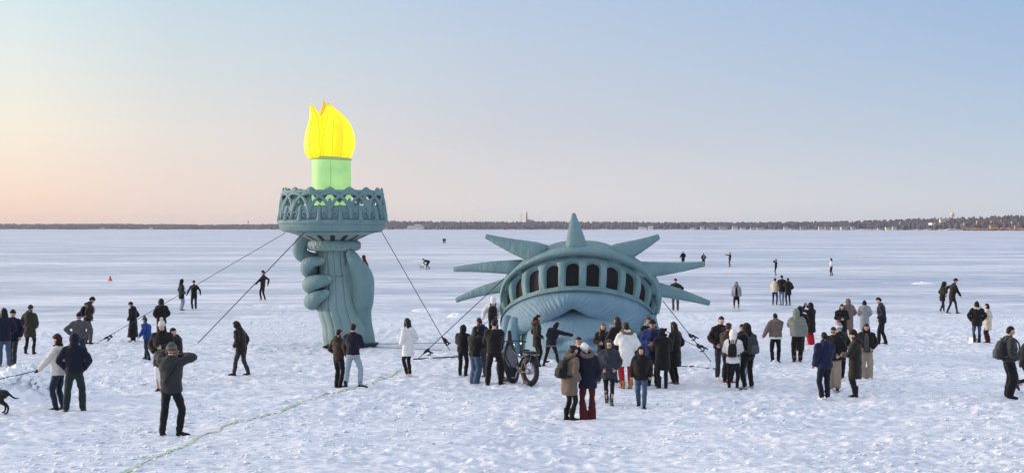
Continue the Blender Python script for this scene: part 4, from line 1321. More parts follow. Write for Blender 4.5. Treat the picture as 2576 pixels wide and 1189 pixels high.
def person(px, foot, top, face, label, coat='black', hem=0.84, puff=0.0, flare=0.0, trousers='black', tw='straight', shoes='black', boot=0.10,
           hat=None, hair='dark', hairstyle='short', hood=None, fur=None, armL='pocket', armR='pocket', lean=0, roll=0, twist=0, hp=8, hy=0, hr=0,
           feet=((-0.10, 0.0), (0.10, 0.02)), lift=(0, 0), skin=0, gloves=None, glasses=False, hemtrim=None, scarf=None, open_=None, quilt=False, height=None, drop=0.0,
           stand=None, collar=True, strap=None, yaw_feet=(8, -8), far=False, skates=None, skirt=None, cuff=None):
    Yd = CAMH * F / (foot - HOR)
    pos = np.array(((px - 1288) / F * Yd, Yd, 0.0))
    h = height if height else (foot - top) / F * Yd
    sc = h / 1.77
    hs = [gz(pos[0] + a_, pos[1] + b_) for a_ in (-.18, 0, .18) for b_ in (-.15, 0, .15)]
    root = empty('person', (pos[0], pos[1], 0.35 * sum(hs) / 9 + 0.65 * max(hs) - 0.028), R(face), sc)
    root['label'] = label; root['category'] = 'person'
    seed = int(px * 7 + foot)
    rg = random.Random(seed)
    vox = 0.032 if far else 0.023
    PH = 0.93 - drop
    Rt = rz_(R(twist)) @ ry(R(roll)) @ rx(-R(lean))
    dmax = max(math.hypot(feet[i][0] - (feet[0][0] + feet[1][0]) * .45 - (-1, 1)[i] * 0.088, feet[i][1] - (feet[0][1] + feet[1][1]) * .45 + math.sin(R(lean)) * 0.1) for i in (0, 1))
    PH = min(PH, math.sqrt(max(0.3, 0.835 ** 2 - dmax ** 2)) * 0.997 + 0.115)
    pv = np.array((0, 0, PH))
    fc = np.array(((feet[0][0] + feet[1][0]) / 2, (feet[0][1] + feet[1][1]) / 2, 0))
    pv = pv + fc * np.array((1, 1, 0)) * 0.9 - np.array((0, math.sin(R(lean)) * 0.10, 0))
    def T(p): return pv + Rt @ (np.array(p, float) - np.array((0, 0, 0.93)))
    neck = T((0, 0.0, 1.49))
    Rh = Rt @ rx(R(lean) * 0.45) @ rz_(R(hy)) @ rx(-R(hp)) @ ry(R(hr))
    hc = neck + Rt @ np.array((0, 0.012, 0.03)) + Rh @ np.array((0, 0.02, 0.105))
    # legs
    hips, knees, ankles, fdir = [], [], [], []
    for i, s in ((0, -1), (1, 1)):
        hip = pv + rz_(R(twist) * 0.3) @ np.array((s * 0.088, 0, -0.03))
        ank = np.array((feet[i][0], feet[i][1], 0.085 + lift[i]))
        fd = np.array((math.sin(R(yaw_feet[i])) * -1, math.cos(R(yaw_feet[i])), 0))
        kn, ank = ik(hip, ank, 0.425, 0.41, fd + np.array((s * 0.12, 0, 0)))
        hips.append(hip); knees.append(kn); ankles.append(ank); fdir.append(fd)
    # arms
    shs, els, wrs = [], [], []
    for s, arm in ((-1, armL), (1, armR)):
        sh = T((s * 0.180, 0, 1.395))
        if isinstance(arm, str):
            (tx, ty, tz), pole = ARMS[arm]
            tgt = T((s * tx, ty, tz)); pl = Rt @ np.array((s * pole[0], pole[1], pole[2]))
        else:
            (tx, ty, tz), pole = arm[0], arm[1]
            tgt = T((s * tx, ty, tz)); pl = Rt @ np.array((s * pole[0], pole[1], pole[2]))
        e, w = ik(sh, tgt, 0.285, 0.26, pl)
        shs.append(sh); els.append(e); wrs.append(w)
    def trings(mb, spec, seg=16):
        """torso rings: (height, half width, half depth, forward)"""
        rings = []
        for (z, a, b_, fy) in spec:
            if z >= 0.93:
                c = T((0, fy, z)); M = Rt
            else:
                k = (0.93 - z) / 0.93
                c = pv + np.array((0, fy, z - 0.93)) * np.array((1, 1, 1)); c[2] = max(c[2], 0.05)
                c[:2] = pv[:2] * (1 - k) + fc[:2] * k + np.array((0, fy + 0.02 * k))
                M = Rt if z > 0.9 else rz_(R(twist) * 0.5)
            rings.append([c + M @ np.array((math.cos(2 * math.pi * j / seg) * a, math.sin(2 * math.pi * j / seg) * b_, 0)) for j in range(seg)])
        mb.rings(rings)
    # --- body: one continuous mesh
    mb = MB()
    trings(mb, [(0.84, 0.12, 0.085, 0), (0.93, 0.155, 0.105, 0), (1.08, 0.13, 0.095, 0.01), (1.28, 0.155, 0.105, 0.01), (1.40, 0.165, 0.085, 0), (1.46, 0.085, 0.06, 0), (1.52, 0.052, 0.052, 0)], 14)
    for i in (0, 1):
        mb.tube([shs[i], els[i], wrs[i]], [0.052, 0.042, 0.030], 8, 4)
        mb.tube([hips[i], knees[i], ankles[i]], [0.078, 0.052, 0.038], 8, 4)
        mb.tube([ankles[i], ankles[i] + fdir[i] * 0.06 + np.array((0, 0, -0.045)), ankles[i] + fdir[i] * 0.14 + np.array((0, 0, -0.055))], [0.035, 0.03, 0.024], 6, 2)
    mb.tube([neck - Rt @ np.array((0, 0, 0.06)), neck, hc - Rh @ np.array((0, 0.012, 0.05))], [0.062, 0.054, 0.056], 10, 3)
    body = mb.build('body', [skin_mat(skin), plain((0.012, 0.009, 0.008), 0.3), plain((0.28, 0.09, 0.075), 0.5)], root)
    extra = MB()
    head_shape(extra, hc, Rh)
    for i, s in ((0, -1), (1, 1)):
        arm = (armL, armR)[i]
        d = wrs[i] - els[i]
        if isinstance(arm, str) and arm.startswith('pocket'): d = d + Rt @ np.array((-s * 0.35, 0.1, -0.35))
        hand_shape(extra, wrs[i], d, -s, 0, 0.45)
    PENDING.append((body, 0.034 if far else 0.026, 1, 0.0, False, extra))
    if gloves:
        for i, s in ((0, -1), (1, 1)):
            g = MB(); d = wrs[i] - els[i]
            hand_shape(g, wrs[i] - d / np.linalg.norm(d) * 0.004, d, -s, 0, 0.45, 1.5)
            g.tube([wrs[i] - d * 0.12, wrs[i] + d * 0.12], [0.042, 0.04], 8, 1)
            g.build('mitten', cm(gloves), root)
    # --- trousers
    prof = dict(slim=(0.098, 0.064, 0.050), straight=(0.100, 0.076, 0.066), wide=(0.108, 0.098, 0.105), flare=(0.096, 0.066, 0.105), baggy=(0.115, 0.112, 0.095), loose=(0.104, 0.085, 0.078))[tw]
    mb = MB()
    trings(mb, [(0.80, 0.10, 0.09, 0), (0.86, 0.158, 0.118, 0), (0.93, 0.168, 0.122, 0), (1.04, 0.150, 0.108, 0)], 14)
    for i in (0, 1):
        kn, an = knees[i], ankles[i]
        end = an + np.array((0, 0, 0.015 - (0.055 if tw in ('wide', 'flare') else 0.0))) - fdir[i] * 0.01
        mid1 = hips[i] * 0.5 + kn * 0.5 + np.array((0, 0, 0)); mid2 = kn * 0.5 + an * 0.5 - fdir[i] * 0.012
        mb.tube([hips[i] - np.array((0, 0, 0.02)), mid1, kn, mid2, end], [prof[0], (prof[0] * .6 + prof[1] * .4), prof[1], (prof[1] * .5 + prof[2] * .5) * 1.03, prof[2]], 10, 3)
    tr = mb.build('trousers', cm(trousers), root)
    PENDING.append((tr, vox, 2, 0.010, False, None))
    # --- shoes
    for i in (0, 1):
        mb = MB(); a = ankles[i]; f = fdir[i]; sd = np.array((f[1], -f[0], 0)); up = np.array((0, 0, 1.0))
        z0 = lift[i]
        pit = 0.0 if z0 < 0.03 else -0.9
        def sp(y, z, x=0.0):
            yy, zz = y, z
            if pit:
                yy, zz = y * math.cos(pit) - (z - 0.08) * math.sin(pit), y * math.sin(pit) + (z - 0.08) * math.cos(pit) + 0.08
            return np.array((a[0], a[1], z0)) + f * yy + up * zz + sd * x
        rings = []
        for (y, w, ht) in ((-0.075, 0.025, 0.055), (-0.065, 0.037, 0.085), (-0.02, 0.042, 0.105), (0.03, 0.043, 0.100), (0.09, 0.047, 0.072), (0.145, 0.046, 0.058), (0.185, 0.034, 0.045), (0.20, 0.016, 0.034)):
            ring = []
            for (u, v) in ((-1, 0.0), (-1.04, 0.28), (-0.92, 0.62), (-0.5, 0.95), (0, 1.0), (0.5, 0.95), (0.92, 0.62), (1.04, 0.28), (1, 0.0), (0, -0.02)):
                ring.append(sp(y, v * ht, u * w))
            rings.append(ring)
        mb.rings(rings)
        if boot > 0.1:
            mb.tube([sp(-0.015, 0.07), sp(-0.02, 0.1 + (boot - 0.1) * .6), sp(-0.02, boot)], [0.052, 0.056, 0.062], 10, 2)
        sh_ = mb.build('shoe', cm(shoes, rough=0.6, sheen=0), root)
        sl = MB(); rings = []
        for (z, g) in ((0.0, 0.98), (0.012, 1.03), (0.024, 1.0)):
            rings.append([sp(y, z, w * g) for (y, w) in ((-0.08, 0.0), (-0.07, 0.034), (0.0, 0.044), (0.1, 0.05), (0.16, 0.045), (0.205, 0.0), (0.16, -0.045), (0.1, -0.05), (0.0, -0.044), (-0.07, -0.034))])
        sl.rings(rings); sl.build('sole', cm('black2' if shoes not in ('white', 'offw', 'cream') else 'offw', rough=0.7, sheen=0), sh_, False)
        if skates:
            bl = MB(); bl.box(sp(0.05, -0.03), (0.006, 0.14, 0.03), np.stack([sd, f, up], 1)); bl.build('blade', plain((0.5, 0.5, 0.52), 0.3, 0.8), sh_, False)
    # --- coat
    p = puff
    mb = MB()
    spec = []
    if hem < 0.93:
        n = max(2, int((0.93 - hem) / 0.1) + 1)
        for i in range(n):
            z = hem + (0.93 - hem) * i / n
            k = (0.93 - z)
            spec.append((z, 0.185 + p * 0.7 + flare * k + (0.01 if i else -0.004), 0.138 + p * 0.7 + flare * k * 0.9, 0))
    spec += [(max(0.935, hem), 0.183 + p * 0.8, 0.138 + p * 0.8, 0), (1.08, 0.172 + p, 0.132 + p, 0.008), (1.20, 0.188 + p, 0.142 + p, 0.012), (1.32, 0.205 + p * .9, 0.142 + p * .9, 0.008), (1.40, 0.198 + p * .7, 0.122 + p * .6, 0), (1.455, 0.142 + p * .5, 0.095 + p * .4, -0.004), (1.49, 0.088, 0.082, 0)]
    if collar: spec += [(1.535, 0.080, 0.082, 0.004)]
    spec = [s for s in spec if s[0] >= hem - 0.001]
    trings(mb, spec, 18)
    for i, s in ((0, -1), (1, 1)):
        r0 = 0.070 + p * 0.55
        up_ = T((s * 0.115, 0, 1.415))
        fdv = wrs[i] - els[i]; fdv /= np.linalg.norm(fdv)
        mb.tube([up_, shs[i] + Rt @ np.array((s * 0.012, 0, 0)), shs[i] * .5 + els[i] * .5, els[i], els[i] * .5 + wrs[i] * .5, wrs[i] + fdv * 0.012], [r0 * 0.98, r0 * 1.0, r0 * 0.97, r0 * 0.93, r0 * 0.84, r0 * 0.72], 10, 3)
    ct = mb.build('coat', cm(coat), root)
    PENDING.append((ct, vox, 3, 0.010 + p * 0.12, quilt, None))
    if hemtrim:
        m2 = MB(); trings(m2, [(hem - 0.05, 0.178 + p * 0.7, 0.132 + p * 0.7, 0), (hem + 0.02, 0.182 + p * 0.7, 0.135 + p * 0.7, 0)], 18); m2.build('shirt_hem', cm(hemtrim), root)
    if skirt:
        m2 = MB(); trings(m2, [(skirt, 0.20, 0.16, 0), (0.75, 0.19, 0.145, 0), (0.93, 0.172, 0.128, 0)], 18); m2.build('skirt', cm('black'), root)
    if open_:
        m2 = MB(); rings = []
        for (z, w, y) in ((hem + 0.02, 0.08, 0.142 + p * .8), (1.08, 0.075, 0.146 + p), (1.25, 0.07, 0.160 + p), (1.38, 0.055, 0.135 + p * .7), (1.45, 0.04, 0.11)):
            rings.append([T((w * math.cos(q), y + 0.012 * math.sin(q) - 0.008, z)) for q in [math.pi * j / 8 for j in range(9)]] + [T((-w * 0.9, y - 0.05, z)), T((w * 0.9, y - 0.05, z))])
        m2.rings(rings); m2.build('shirt', cm(open_), root)
    if scarf:
        m2 = MB(); c0 = T((0, 0.012, 1.505)); m2.torus(c0, 0.078, 0.038, Rt @ rx(-0.15), 18, 8); m2.build('scarf', cm(scarf, bump=0.6), root)
    if cuff:
        for i in (0, 1):
            fdv = wrs[i] - els[i]; fdv /= np.linalg.norm(fdv)
            m2 = MB(); m2.tube([wrs[i] - fdv * 0.01, wrs[i] + fdv * 0.035], [0.052, 0.05], 9, 1); m2.build('cuff', cm(cuff), root)
    # --- hood / collar
    hm = cm(coat)
    if hood in ('up', 'peak'):
        def hf(d):
            x, y, z = d
            s = 1.0
            if y > 0.25 and abs(x) < 0.8 and z < 0.62: s *= 1 - 0.42 * min(1, (y - 0.25) * 2.6)
            if hood == 'peak' and y < 0.1: s *= 1 + 0.16 * max(0, z) * max(0, -y + 0.3)
            if z < -0.4: s *= 1.03
            return s * (1 + 0.012 * math.sin(9 * x + 5 * z + seed))
        m2 = MB(); m2.ell(hc + Rh @ np.array((0, -0.018, 0.004)), (0.118, 0.135, 0.158), Rh, 22, 16, 0, hf)
        m2.tube([neck - Rt @ np.array((0, 0.03, 0.03)), neck * .5 + hc * .5 - Rh @ np.array((0, 0.03, 0))], [0.115, 0.098], 12, 1)
        m2.build('hood', hm, root)
    elif hood == 'down':
        m2 = MB(); c0 = T((0, -0.055, 1.50))
        m2.torus(c0, 0.082, 0.046, Rt @ rx(0.5), 20, 8); m2.ell(T((0, -0.115, 1.445)), (0.11, 0.06, 0.085), Rt, 12, 8)
        m2.build('hood', hm, root)
    if fur:
        m2 = MB()
        if hood in ('up', 'peak'):
            c0 = hc + Rh @ np.array((0, 0.075, -0.005)); Mx = Rh @ rx(R(90)); Ra, Rb, r1 = 0.098, 0.125, 0.032
        else:
            c0 = T((0, -0.055, 1.515)); Mx = Rt @ rx(0.45); Ra, Rb, r1 = 0.125, 0.115, 0.045
        rings = []
        for i in range(30):
            a = 2 * math.pi * i / 30
            if hood in ('up', 'peak') and False: continue
            ring = []
            for j in range(9):
                q = 2 * math.pi * j / 9; rr = r1 * rg.uniform(0.65, 1.25)
                ring.append(c0 + Mx @ np.array(((Ra + rr * math.cos(q)) * math.cos(a), (Rb + rr * math.cos(q)) * math.sin(a), rr * math.sin(q))))
            rings.append(ring)
        m2.rings(rings, loop=True); m2.build('fur_trim', cm(fur, bump=1.0, bscale=60), root, False)
    # --- hair and hats
    hcol = fabric(HAIRC[hair], 0.5, 0.3, 20, 0.5, 60, 0.0)
    def cap(rx_, ry_, rz2, line, back, name, mat, off=(0, -0.004, 0.006)):
        """shell over the skull; sinks into the head below the hairline at the front"""
        def f2(d):
            x, y, z = d
            lim = line if y > 0 else line + (back - line) * min(1, -y * 1.6)
            t = min(1, max(0, (z - lim) / 0.14))
            return (0.80 + 0.20 * t) * (1 + 0.010 * math.sin(13 * x + seed) * math.sin(11 * y))
        m2 = MB(); m2.ell(hc + Rh @ np.array(off), (rx_, ry_, rz2), Rh, 24, 18, 0, f2); return m2
    if hood not in ('up', 'peak') or hat:
        if hairstyle == 'short' and not hat:
            m2 = cap(0.088, 0.108, 0.130, 0.30, -0.55, 'hair', hcol)
            m2.build('hair', hcol, root)
        elif hairstyle != 'none' and not (hat and hairstyle == 'short'):
            m2 = cap(0.090, 0.110, 0.132, 0.34, -0.75, 'hair', hcol)
            if hairstyle == 'long':
                rings = []
                for (z, a, b_, y) in ((0.06, 0.086, 0.06, -0.05), (-0.05, 0.096, 0.052, -0.055), (-0.15, 0.104, 0.045, -0.070), (-0.24, 0.105, 0.036, -0.095), (-0.33, 0.085, 0.026, -0.112), (-0.38, 0.04, 0.015, -0.115)):
                    k = 0 if z > -0.08 else min(1, (-z - 0.08) / 0.1)
                    M = Rh * (1 - k) + Rt * k
                    cc = (hc + Rh @ np.array((0, 0, -0.08))) * k + hc * (1 - k)
                    zz = z + 0.08 * k
                    rings.append([cc + M @ np.array((math.cos(2 * math.pi * j / 16) * a, y - p * k + math.sin(2 * math.pi * j / 16) * b_, zz)) for j in range(16)])
                m2.rings(rings)
                for s in (-1, 1):
                    m2.tube([hc + Rh @ np.array((s * 0.078, 0.02, 0.03)), hc + Rh @ np.array((s * 0.088, 0.015, -0.06)), T((s * 0.092, 0.05, 1.47)), T((s * 0.10, 0.105 + p, 1.36))], [0.022, 0.028, 0.03, 0.014], 7, 3)
            elif hairstyle == 'bob':
                m2.ell(hc + Rh @ np.array((0, -0.03, -0.045)), (0.102, 0.082, 0.115), Rh, 14, 10)
            elif hairstyle == 'bun':
                m2.ell(hc + Rh @ np.array((0, -0.10, 0.075)), (0.048, 0.042, 0.045), Rh, 10, 8)
            elif hairstyle == 'tail':
                m2.tube([hc + Rh @ np.array((0, -0.10, 0.03)), hc + Rh @ np.array((0, -0.15, -0.03)), hc + Rh @ np.array((0, -0.14, -0.16))], [0.03, 0.034, 0.012], 8, 4)
            elif hairstyle == 'curly':
                for k in range(26):
                    v = Rh @ np.array((rg.uniform(-0.1, 0.1), rg.uniform(-0.11, 0.01), rg.uniform(-0.16, 0.11)))
                    m2.ell(hc + v, (0.04, 0.04, 0.045), None, 7, 5)
            m2.build('hair', hcol, root)
    if hat:
        kind, hc1 = hat[0], hat[1]
        hmx = cm(hc1, bump=0.7, bscale=70)
        if kind in ('beanie', 'pom', 'flap', 'toque'):
            m2 = cap(0.094, 0.114, 0.142 + (0.03 if kind in ('pom', 'toque') else 0), 0.20, -0.25, 'hat', hmx, (0, -0.004, 0.014))
            hat_o = m2.build('hat', hmx, root)
            fold = MB(); fold.torus(hc + Rh @ np.array((0, -0.006, 0.052)), 0.080, 0.022, Rh @ rx(0.22) @ np.diag((1, 1.18, 1.5)), 24, 7)
            fold.build('hat_fold', cm(hat[2] if len(hat) > 2 else hc1, bump=0.7, bscale=70), hat_o)
            if kind in ('pom',):
                pm = MB(); pm.ell(hc + Rh @ np.array((0, -0.01, 0.205)), (0.045, 0.045, 0.045), None, 10, 8, 0, lambda d: rg.uniform(0.8, 1.15)); pm.build('pompom', cm(hat[3] if len(hat) > 3 else hc1, bump=1.0), hat_o, False)
            if kind == 'flap':
                for s in (-1, 1):
                    fl = MB(); fl.tube([hc + Rh @ np.array((s * 0.088, -0.01, 0.05)), hc + Rh @ np.array((s * 0.10, 0.0, -0.04)), hc + Rh @ np.array((s * 0.092, 0.02, -0.11))], [0.035, 0.04, 0.02], 8, 3, flat=(Rh @ np.array((1.0, 0, 0)), 0.5)); fl.build('ear_flap', cm(hat[2] if len(hat) > 2 else hc1), hat_o)
        elif kind == 'cap':
            m2 = cap(0.091, 0.111, 0.136, 0.26, 0.05, 'hat', hmx, (0, -0.002, 0.012)); hat_o = m2.build('cap', hmx, root)
            vs = MB(); rings = []
            for (y, w, z) in ((0.07, 0.075, 0.062), (0.12, 0.078, 0.058), (0.165, 0.062, 0.050), (0.185, 0.03, 0.046)):
                rings.append([hc + Rh @ np.array((w * math.cos(q), y + 0 * q, z - 0.012 * math.cos(q) ** 2 + (0.006 if 0 < q < 3.14 else -0.006))) for q in [2 * math.pi * j / 10 for j in range(10)]])
            vs.rings(rings); vs.build('visor', hmx, hat_o)
    if glasses:
        m2 = MB()
        for s in (-1, 1):
            m2.torus(hc + Rh @ np.array((s * 0.032, 0.100, 0.010)), 0.020, 0.0035, Rh @ rx(R(90)), 14, 5)
            m2.tube([hc + Rh @ np.array((s * 0.052, 0.095, 0.014)), hc + Rh @ np.array((s * 0.080, 0.02, 0.014))], 0.003, 4, 1)
        m2.tube([hc + Rh @ np.array((-0.012, 0.104, 0.014)), hc + Rh @ np.array((0.012, 0.104, 0.014))], 0.003, 4, 1)
        m2.build('glasses', plain((0.01, 0.01, 0.01), 0.3), root)
        if glasses == 'dark':
            g2 = MB()
            for s in (-1, 1): g2.ell(hc + Rh @ np.array((s * 0.032, 0.099, 0.008)), (0.021, 0.005, 0.018), Rh, 10, 6)
            g2.build('lens', plain((0.008, 0.008, 0.008), 0.15), root)
    if strap:
        m2 = MB(); pts = []
        for k in range(25):
            a = 2 * math.pi * k / 24
            x, z = 0.02 + 0.0 + 0.17 * math.cos(a) * 0.95, 1.17 + 0.26 * math.cos(a) * strap
            y = math.sin(a) * (0.155 + p)
            pts.append(T((x, y, z)))
        m2.tube(pts, 0.014, 5, 1); m2.build('bag_strap', cm('black2'), root)
    return dict(root=root, T=T, Rt=Rt, hc=hc, Rh=Rh, wrs=wrs, els=els, pos=pos, sc=sc, face=face, puff=p)

def like(P, name, label, cat, group=None):
    """a separate thing standing in the frame of a person (held or worn)"""
    o = empty(name, P['root'].location, R(P['face']), P['sc'])
    return tag(o, label, cat, group)

def backpack(P, label, col='black', c2='black2', size=1.0, dz=0.0, dy=0.0):
    T, Rt, p = P['T'], P['Rt'], P['puff']
    root = like(P, 'backpack', label, 'backpack', 'backpacks worn by visitors')
    def prof(spec, y0, M=Rt):
        mb = MB(); rings = []
        for (z, a, b_, y) in spec:
            ring = []
            for j in range(16):
                q = 2 * math.pi * j / 16
                ring.append(T((a * size * np.sign(math.cos(q)) * abs(math.cos(q)) ** 0.6, y0 + y * size + b_ * size * np.sign(math.sin(q)) * abs(math.sin(q)) ** 0.6, 1.2 + dz + (z - 1.2) * size)))
            rings.append(ring)
        mb.rings(rings); return mb
    y0 = -0.20 - p + dy
    prof([(0.95, 0.10, 0.05, 0), (0.965, 0.145, 0.085, 0), (1.10, 0.155, 0.10, -0.005), (1.28, 0.145, 0.085, 0.01), (1.38, 0.115, 0.06, 0.03), (1.415, 0.06, 0.03, 0.04)], y0).build('pack_body', cm(col, rough=0.7), root)
    prof([(0.98, 0.09, 0.02, 0), (1.0, 0.12, 0.04, 0), (1.12, 0.12, 0.045, 0), (1.20, 0.10, 0.02, 0)], y0 - 0.10 * size).build('pocket', cm(c2, rough=0.7), root)
    for s in (-1, 1):
        mb = MB()
        mb.tube([T((s * 0.09, y0 + 0.08, 1.38)), T((s * 0.105, -0.06, 1.475 + p * .4)), T((s * 0.115, 0.09 + p * .5, 1.44)), T((s * 0.135, 0.165 + p, 1.28)), T((s * 0.185, 0.08 + p, 1.08)), T((s * 0.16, y0 + 0.08, 1.02))], 0.022, 6, 4)
        mb.build('shoulder_strap', cm(c2), root)
    mb = MB(); mb.tube([T((-0.03, y0 + 0.05, 1.40)), T((-0.025, y0 + 0.04, 1.46)), T((0.025, y0 + 0.04, 1.46)), T((0.03, y0 + 0.05, 1.40))], 0.011, 5, 3); mb.build('grab_handle', cm(c2), root)
    return root

def phone(P, label, arm=1, col=(0.01, 0.01, 0.012), between=True):
    root = like(P, 'phone', label, 'phone')
    c = (P['wrs'][0] + P['wrs'][1]) / 2 if between else P['wrs'][arm].copy()
    d = P['Rt'] @ np.array((0, 0.03, 0.10))
    mb = MB(); mb.box(c + d, (0.075, 0.005, 0.037), P['Rt'], 0.004); mb.build('phone_body', plain(col, 0.3), root)
    mb = MB(); mb.ell(c + d + P['Rt'] @ np.array((0.06, 0.007, 0.02)), (0.008, 0.004, 0.008), P['Rt'], 8, 5); mb.build('camera_lens', plain((0.02, 0.02, 0.03), 0.1), root)

def finish_people():
    """fuse each body and garment into one continuous skin, then crease the cloth"""
    for (o, vox, it, amp, quilt, extra) in PENDING:
        m = o.modifiers.new('fuse', 'REMESH'); m.mode = 'VOXEL'; m.voxel_size = vox; m.use_smooth_shade = True
        s = o.modifiers.new('soft', 'SMOOTH'); s.factor = 0.5; s.iterations = it
    bpy.context.view_layer.update()
    dg = bpy.context.evaluated_depsgraph_get()
    for (o, vox, it, amp, quilt, extra) in PENDING:
        ev = o.evaluated_get(dg)
        me = bpy.data.meshes.new_from_object(ev, depsgraph=dg)
        old = o.data
        mats = list(old.materials)
        o.modifiers.clear()
        n = len(me.vertices)
        if extra is not None:
            co = np.empty(n * 3, np.float32); me.vertices.foreach_get('co', co)
            mb = MB(); mb.v = [tuple(map(float, c)) for c in co.reshape(-1, 3)]
            mb.f = [tuple(p.vertices) for p in me.polygons]; mb.m = [0] * len(mb.f)
            mb.add(extra.v, extra.f)
            mb.m[-len(extra.m):] = extra.m
            bpy.data.meshes.remove(me)
            me = mb.mesh('body')
        elif amp > 0:
            co = np.empty(n * 3, np.float32); me.vertices.foreach_get('co', co); co = co.reshape(-1, 3)
            no = np.empty(n * 3, np.float32); me.vertices.foreach_get('normal', no); no = no.reshape(-1, 3)
            ph = (hash(o.name) % 97) * 0.37
            x, y, z = co.T
            w = np.sin(z * 26 + 4 * np.sin(x * 9 + ph) + 3 * np.sin(y * 11 + ph)) * 0.5 + np.sin(z * 47 + x * 23 + 3 * np.sin(y * 17 + ph * 2)) * 0.3 + np.sin(x * 38 - z * 15 + ph) * 0.3
            if quilt:
                w = w * 0.25 + 1.6 * (np.abs(np.sin(z * 26)) ** 0.5 - 0.7)
                amp = 0.014
            co = co + no * (w * amp * 0.75)[:, None]
            me.vertices.foreach_set('co', co.ravel())
        if not me.materials:
            for m in mats: me.materials.append(m)
        o.data = me
        me.name = o.name
        me.polygons.foreach_set('use_smooth', [True] * len(me.polygons))
        bpy.data.meshes.remove(old)

# face: 0 looks away, 90 to the left, -90 to the right, 180 to the camera
WALK_ = ((-0.09, 0.20), (0.09, -0.18))
APART = ((-0.20, 0.0), (0.20, 0.0))
CLOSE = ((-0.07, 0.0), (0.07, 0.01))
# ---- left edge
person(-11, 897, 778, 150, 'person in dark coat with brown fur hood cut by the left picture edge', 'black2', 0.7, hood='up', fur='brown', trousers='black')
person(11, 921, 769, 30, 'woman with long dark hair, navy coat and blue jeans at the left edge', 'navy', 0.78, trousers='jean', shoes='lgrey', hairstyle='long', hair='black', feet=WALK_, armL='pocket', armR='pocket')
person(33, 917, 776, 172, 'man in navy jacket, dark cap, grey trousers and brown shoes', 'navy', 0.76, 0.02, trousers='char', shoes='rust', hat=('beanie', 'black'), armL='down', armR='pocket', feet=((-.08, .1), (.09, -.12)), hy=20)
person(76, 893, 767, -12, 'person in olive parka and black leggings walking away', 'olive', 0.62, 0.03, 0.05, trousers='black', tw='slim', boot=0.28, hat=('beanie', 'dgreen'), hood='down', feet=((-.09, -.16), (.09, .08)), hp=12)
p = person(219, 864, 742, -75, 'tall man in dark parka, fur collar, grey trousers and black boots', 'dbrown', 0.86, 0.03, hood='down', fur='brown', trousers='grey', shoes='black', boot=0.22, hat=('beanie', 'black'), lean=8, hp=18, feet=((-.12, -.05), (.13, .12)))
backpack(p, 'black and white backpack on the tall man with fur collar', 'black', 'lgrey', 0.9)
person(198, 925, 785, 5, 'man in grey jacket with both hands on his hips', 'grey', 0.93, 0.02, trousers='djean', hat=('beanie', 'navy'), armL='hip', armR='hip', feet=APART, hp=14)
pw = person(147, 1030, 836, 72, 'woman in white jacket and dark beanie holding a leash', 'offw', 0.83, 0.035, trousers='djean', tw='straight', hat=('beanie', 'wine'), hair='dark', hairstyle='bob', collar=True, scarf='black', armL=((0.24, 0.40, 0.93), (0.3, -1, 0)), armR='pocket', gloves='wine', feet=((-.09, .03), (.09, -.04)), twist=8, hp=2)
person(184, 1034, 834, 6, 'man in navy hooded jacket and green grey trousers standing legs apart', 'navy', 0.87, 0.02, hood='up', trousers='dgreen', tw='loose', shoes='dgreen', feet=((-.16, 0), (.20, .05)), armL='pocket2', armR='pocket2', hp=12)
person(335, 861, 759, 70, 'person in ankle length black coat and black hat facing left', 'black', 0.20, 0.02, 0.10, hat=('beanie', 'black'), shoes='lgrey', hood='down', hp=22, lean=4)
backpack_p = person(367, 903, 791, 62, 'child in bright blue jacket and blue grey hat leaning while sliding', 'blue', 0.86, 0.035, trousers='djean', shoes='black', hat=('pom', 'slate', 'slate', 'slate'), lean=16, roll=8, feet=((-.12, -.26), (.10, .12)), armL='out', armR='front', height=1.36)
person(406, 856, 748, 20, 'person in black coat and fur hood behind the white pompom hat', 'black2', 0.70, 0.02, hood='up', fur='lgrey', trousers='djean', hp=20, armL='pocket', armR='pocket')
person(408, 985, 806, 184, 'woman in white pompom hat, black coat and white trousers facing the camera', 'black2', 0.62, 0.03, 0.06, trousers='white', tw='slim', shoes='brown', hat=('pom', 'offw', 'offw', 'offw'), hairstyle='long', hair='brown', scarf='black', armL='front', armR='pocket', hp=16)
person(447, 969, 821, 78, 'man in black coat and black cap behind the man photographing', 'black', 0.66, 0.03, hat=('cap', 'black'), hp=24, lean=6, armL='front', armR='front')
pm = person(428, 1090, 853, -8, 'big man in grey jacket and camouflage flap hat photographing with raised arms', 'char', 0.83, 0.035, trousers='black', tw='straight', shoes='black2', boot=0.16, hat=('flap', 'grey', 'taupe'), armL='photow', armR=((0.12, 0.20, 1.50), (1, -0.15, -0.05)), feet=((-.15, -.02), (.17, .05)), yaw_feet=(8, -55), strap=0.9, hp=2, skin=0)
phone(pm, 'dark phone held up by the man in grey jacket')
person(456, 780, 700, -60, 'skater in long dark hooded top and pale jeans, left of the far pair', 'black', 0.66, 0.02, hood='up', trousers='ljean', shoes='taupe', armL='pocket', armR='pocket', far=True, feet=CLOSE)
person(488, 779, 704, 178, 'skater in black jacket with arms held out, right of the far pair', 'black', 0.72, 0.0, trousers='djean', shoes='white', hat=('beanie', 'black'), armL='out', armR='out', far=True, feet=((-.1, 0), (.1, 0)))
person(661, 757, 679, 75, 'lone skater all in black left of the inflatable hand', 'black2', 0.84, 0.0, trousers='black', tw='slim', shoes='offw', hat=('beanie', 'wine'), armL='reach', armR='swingb', far=True, lean=-5, feet=((-.08, .08), (.09, -.1)))
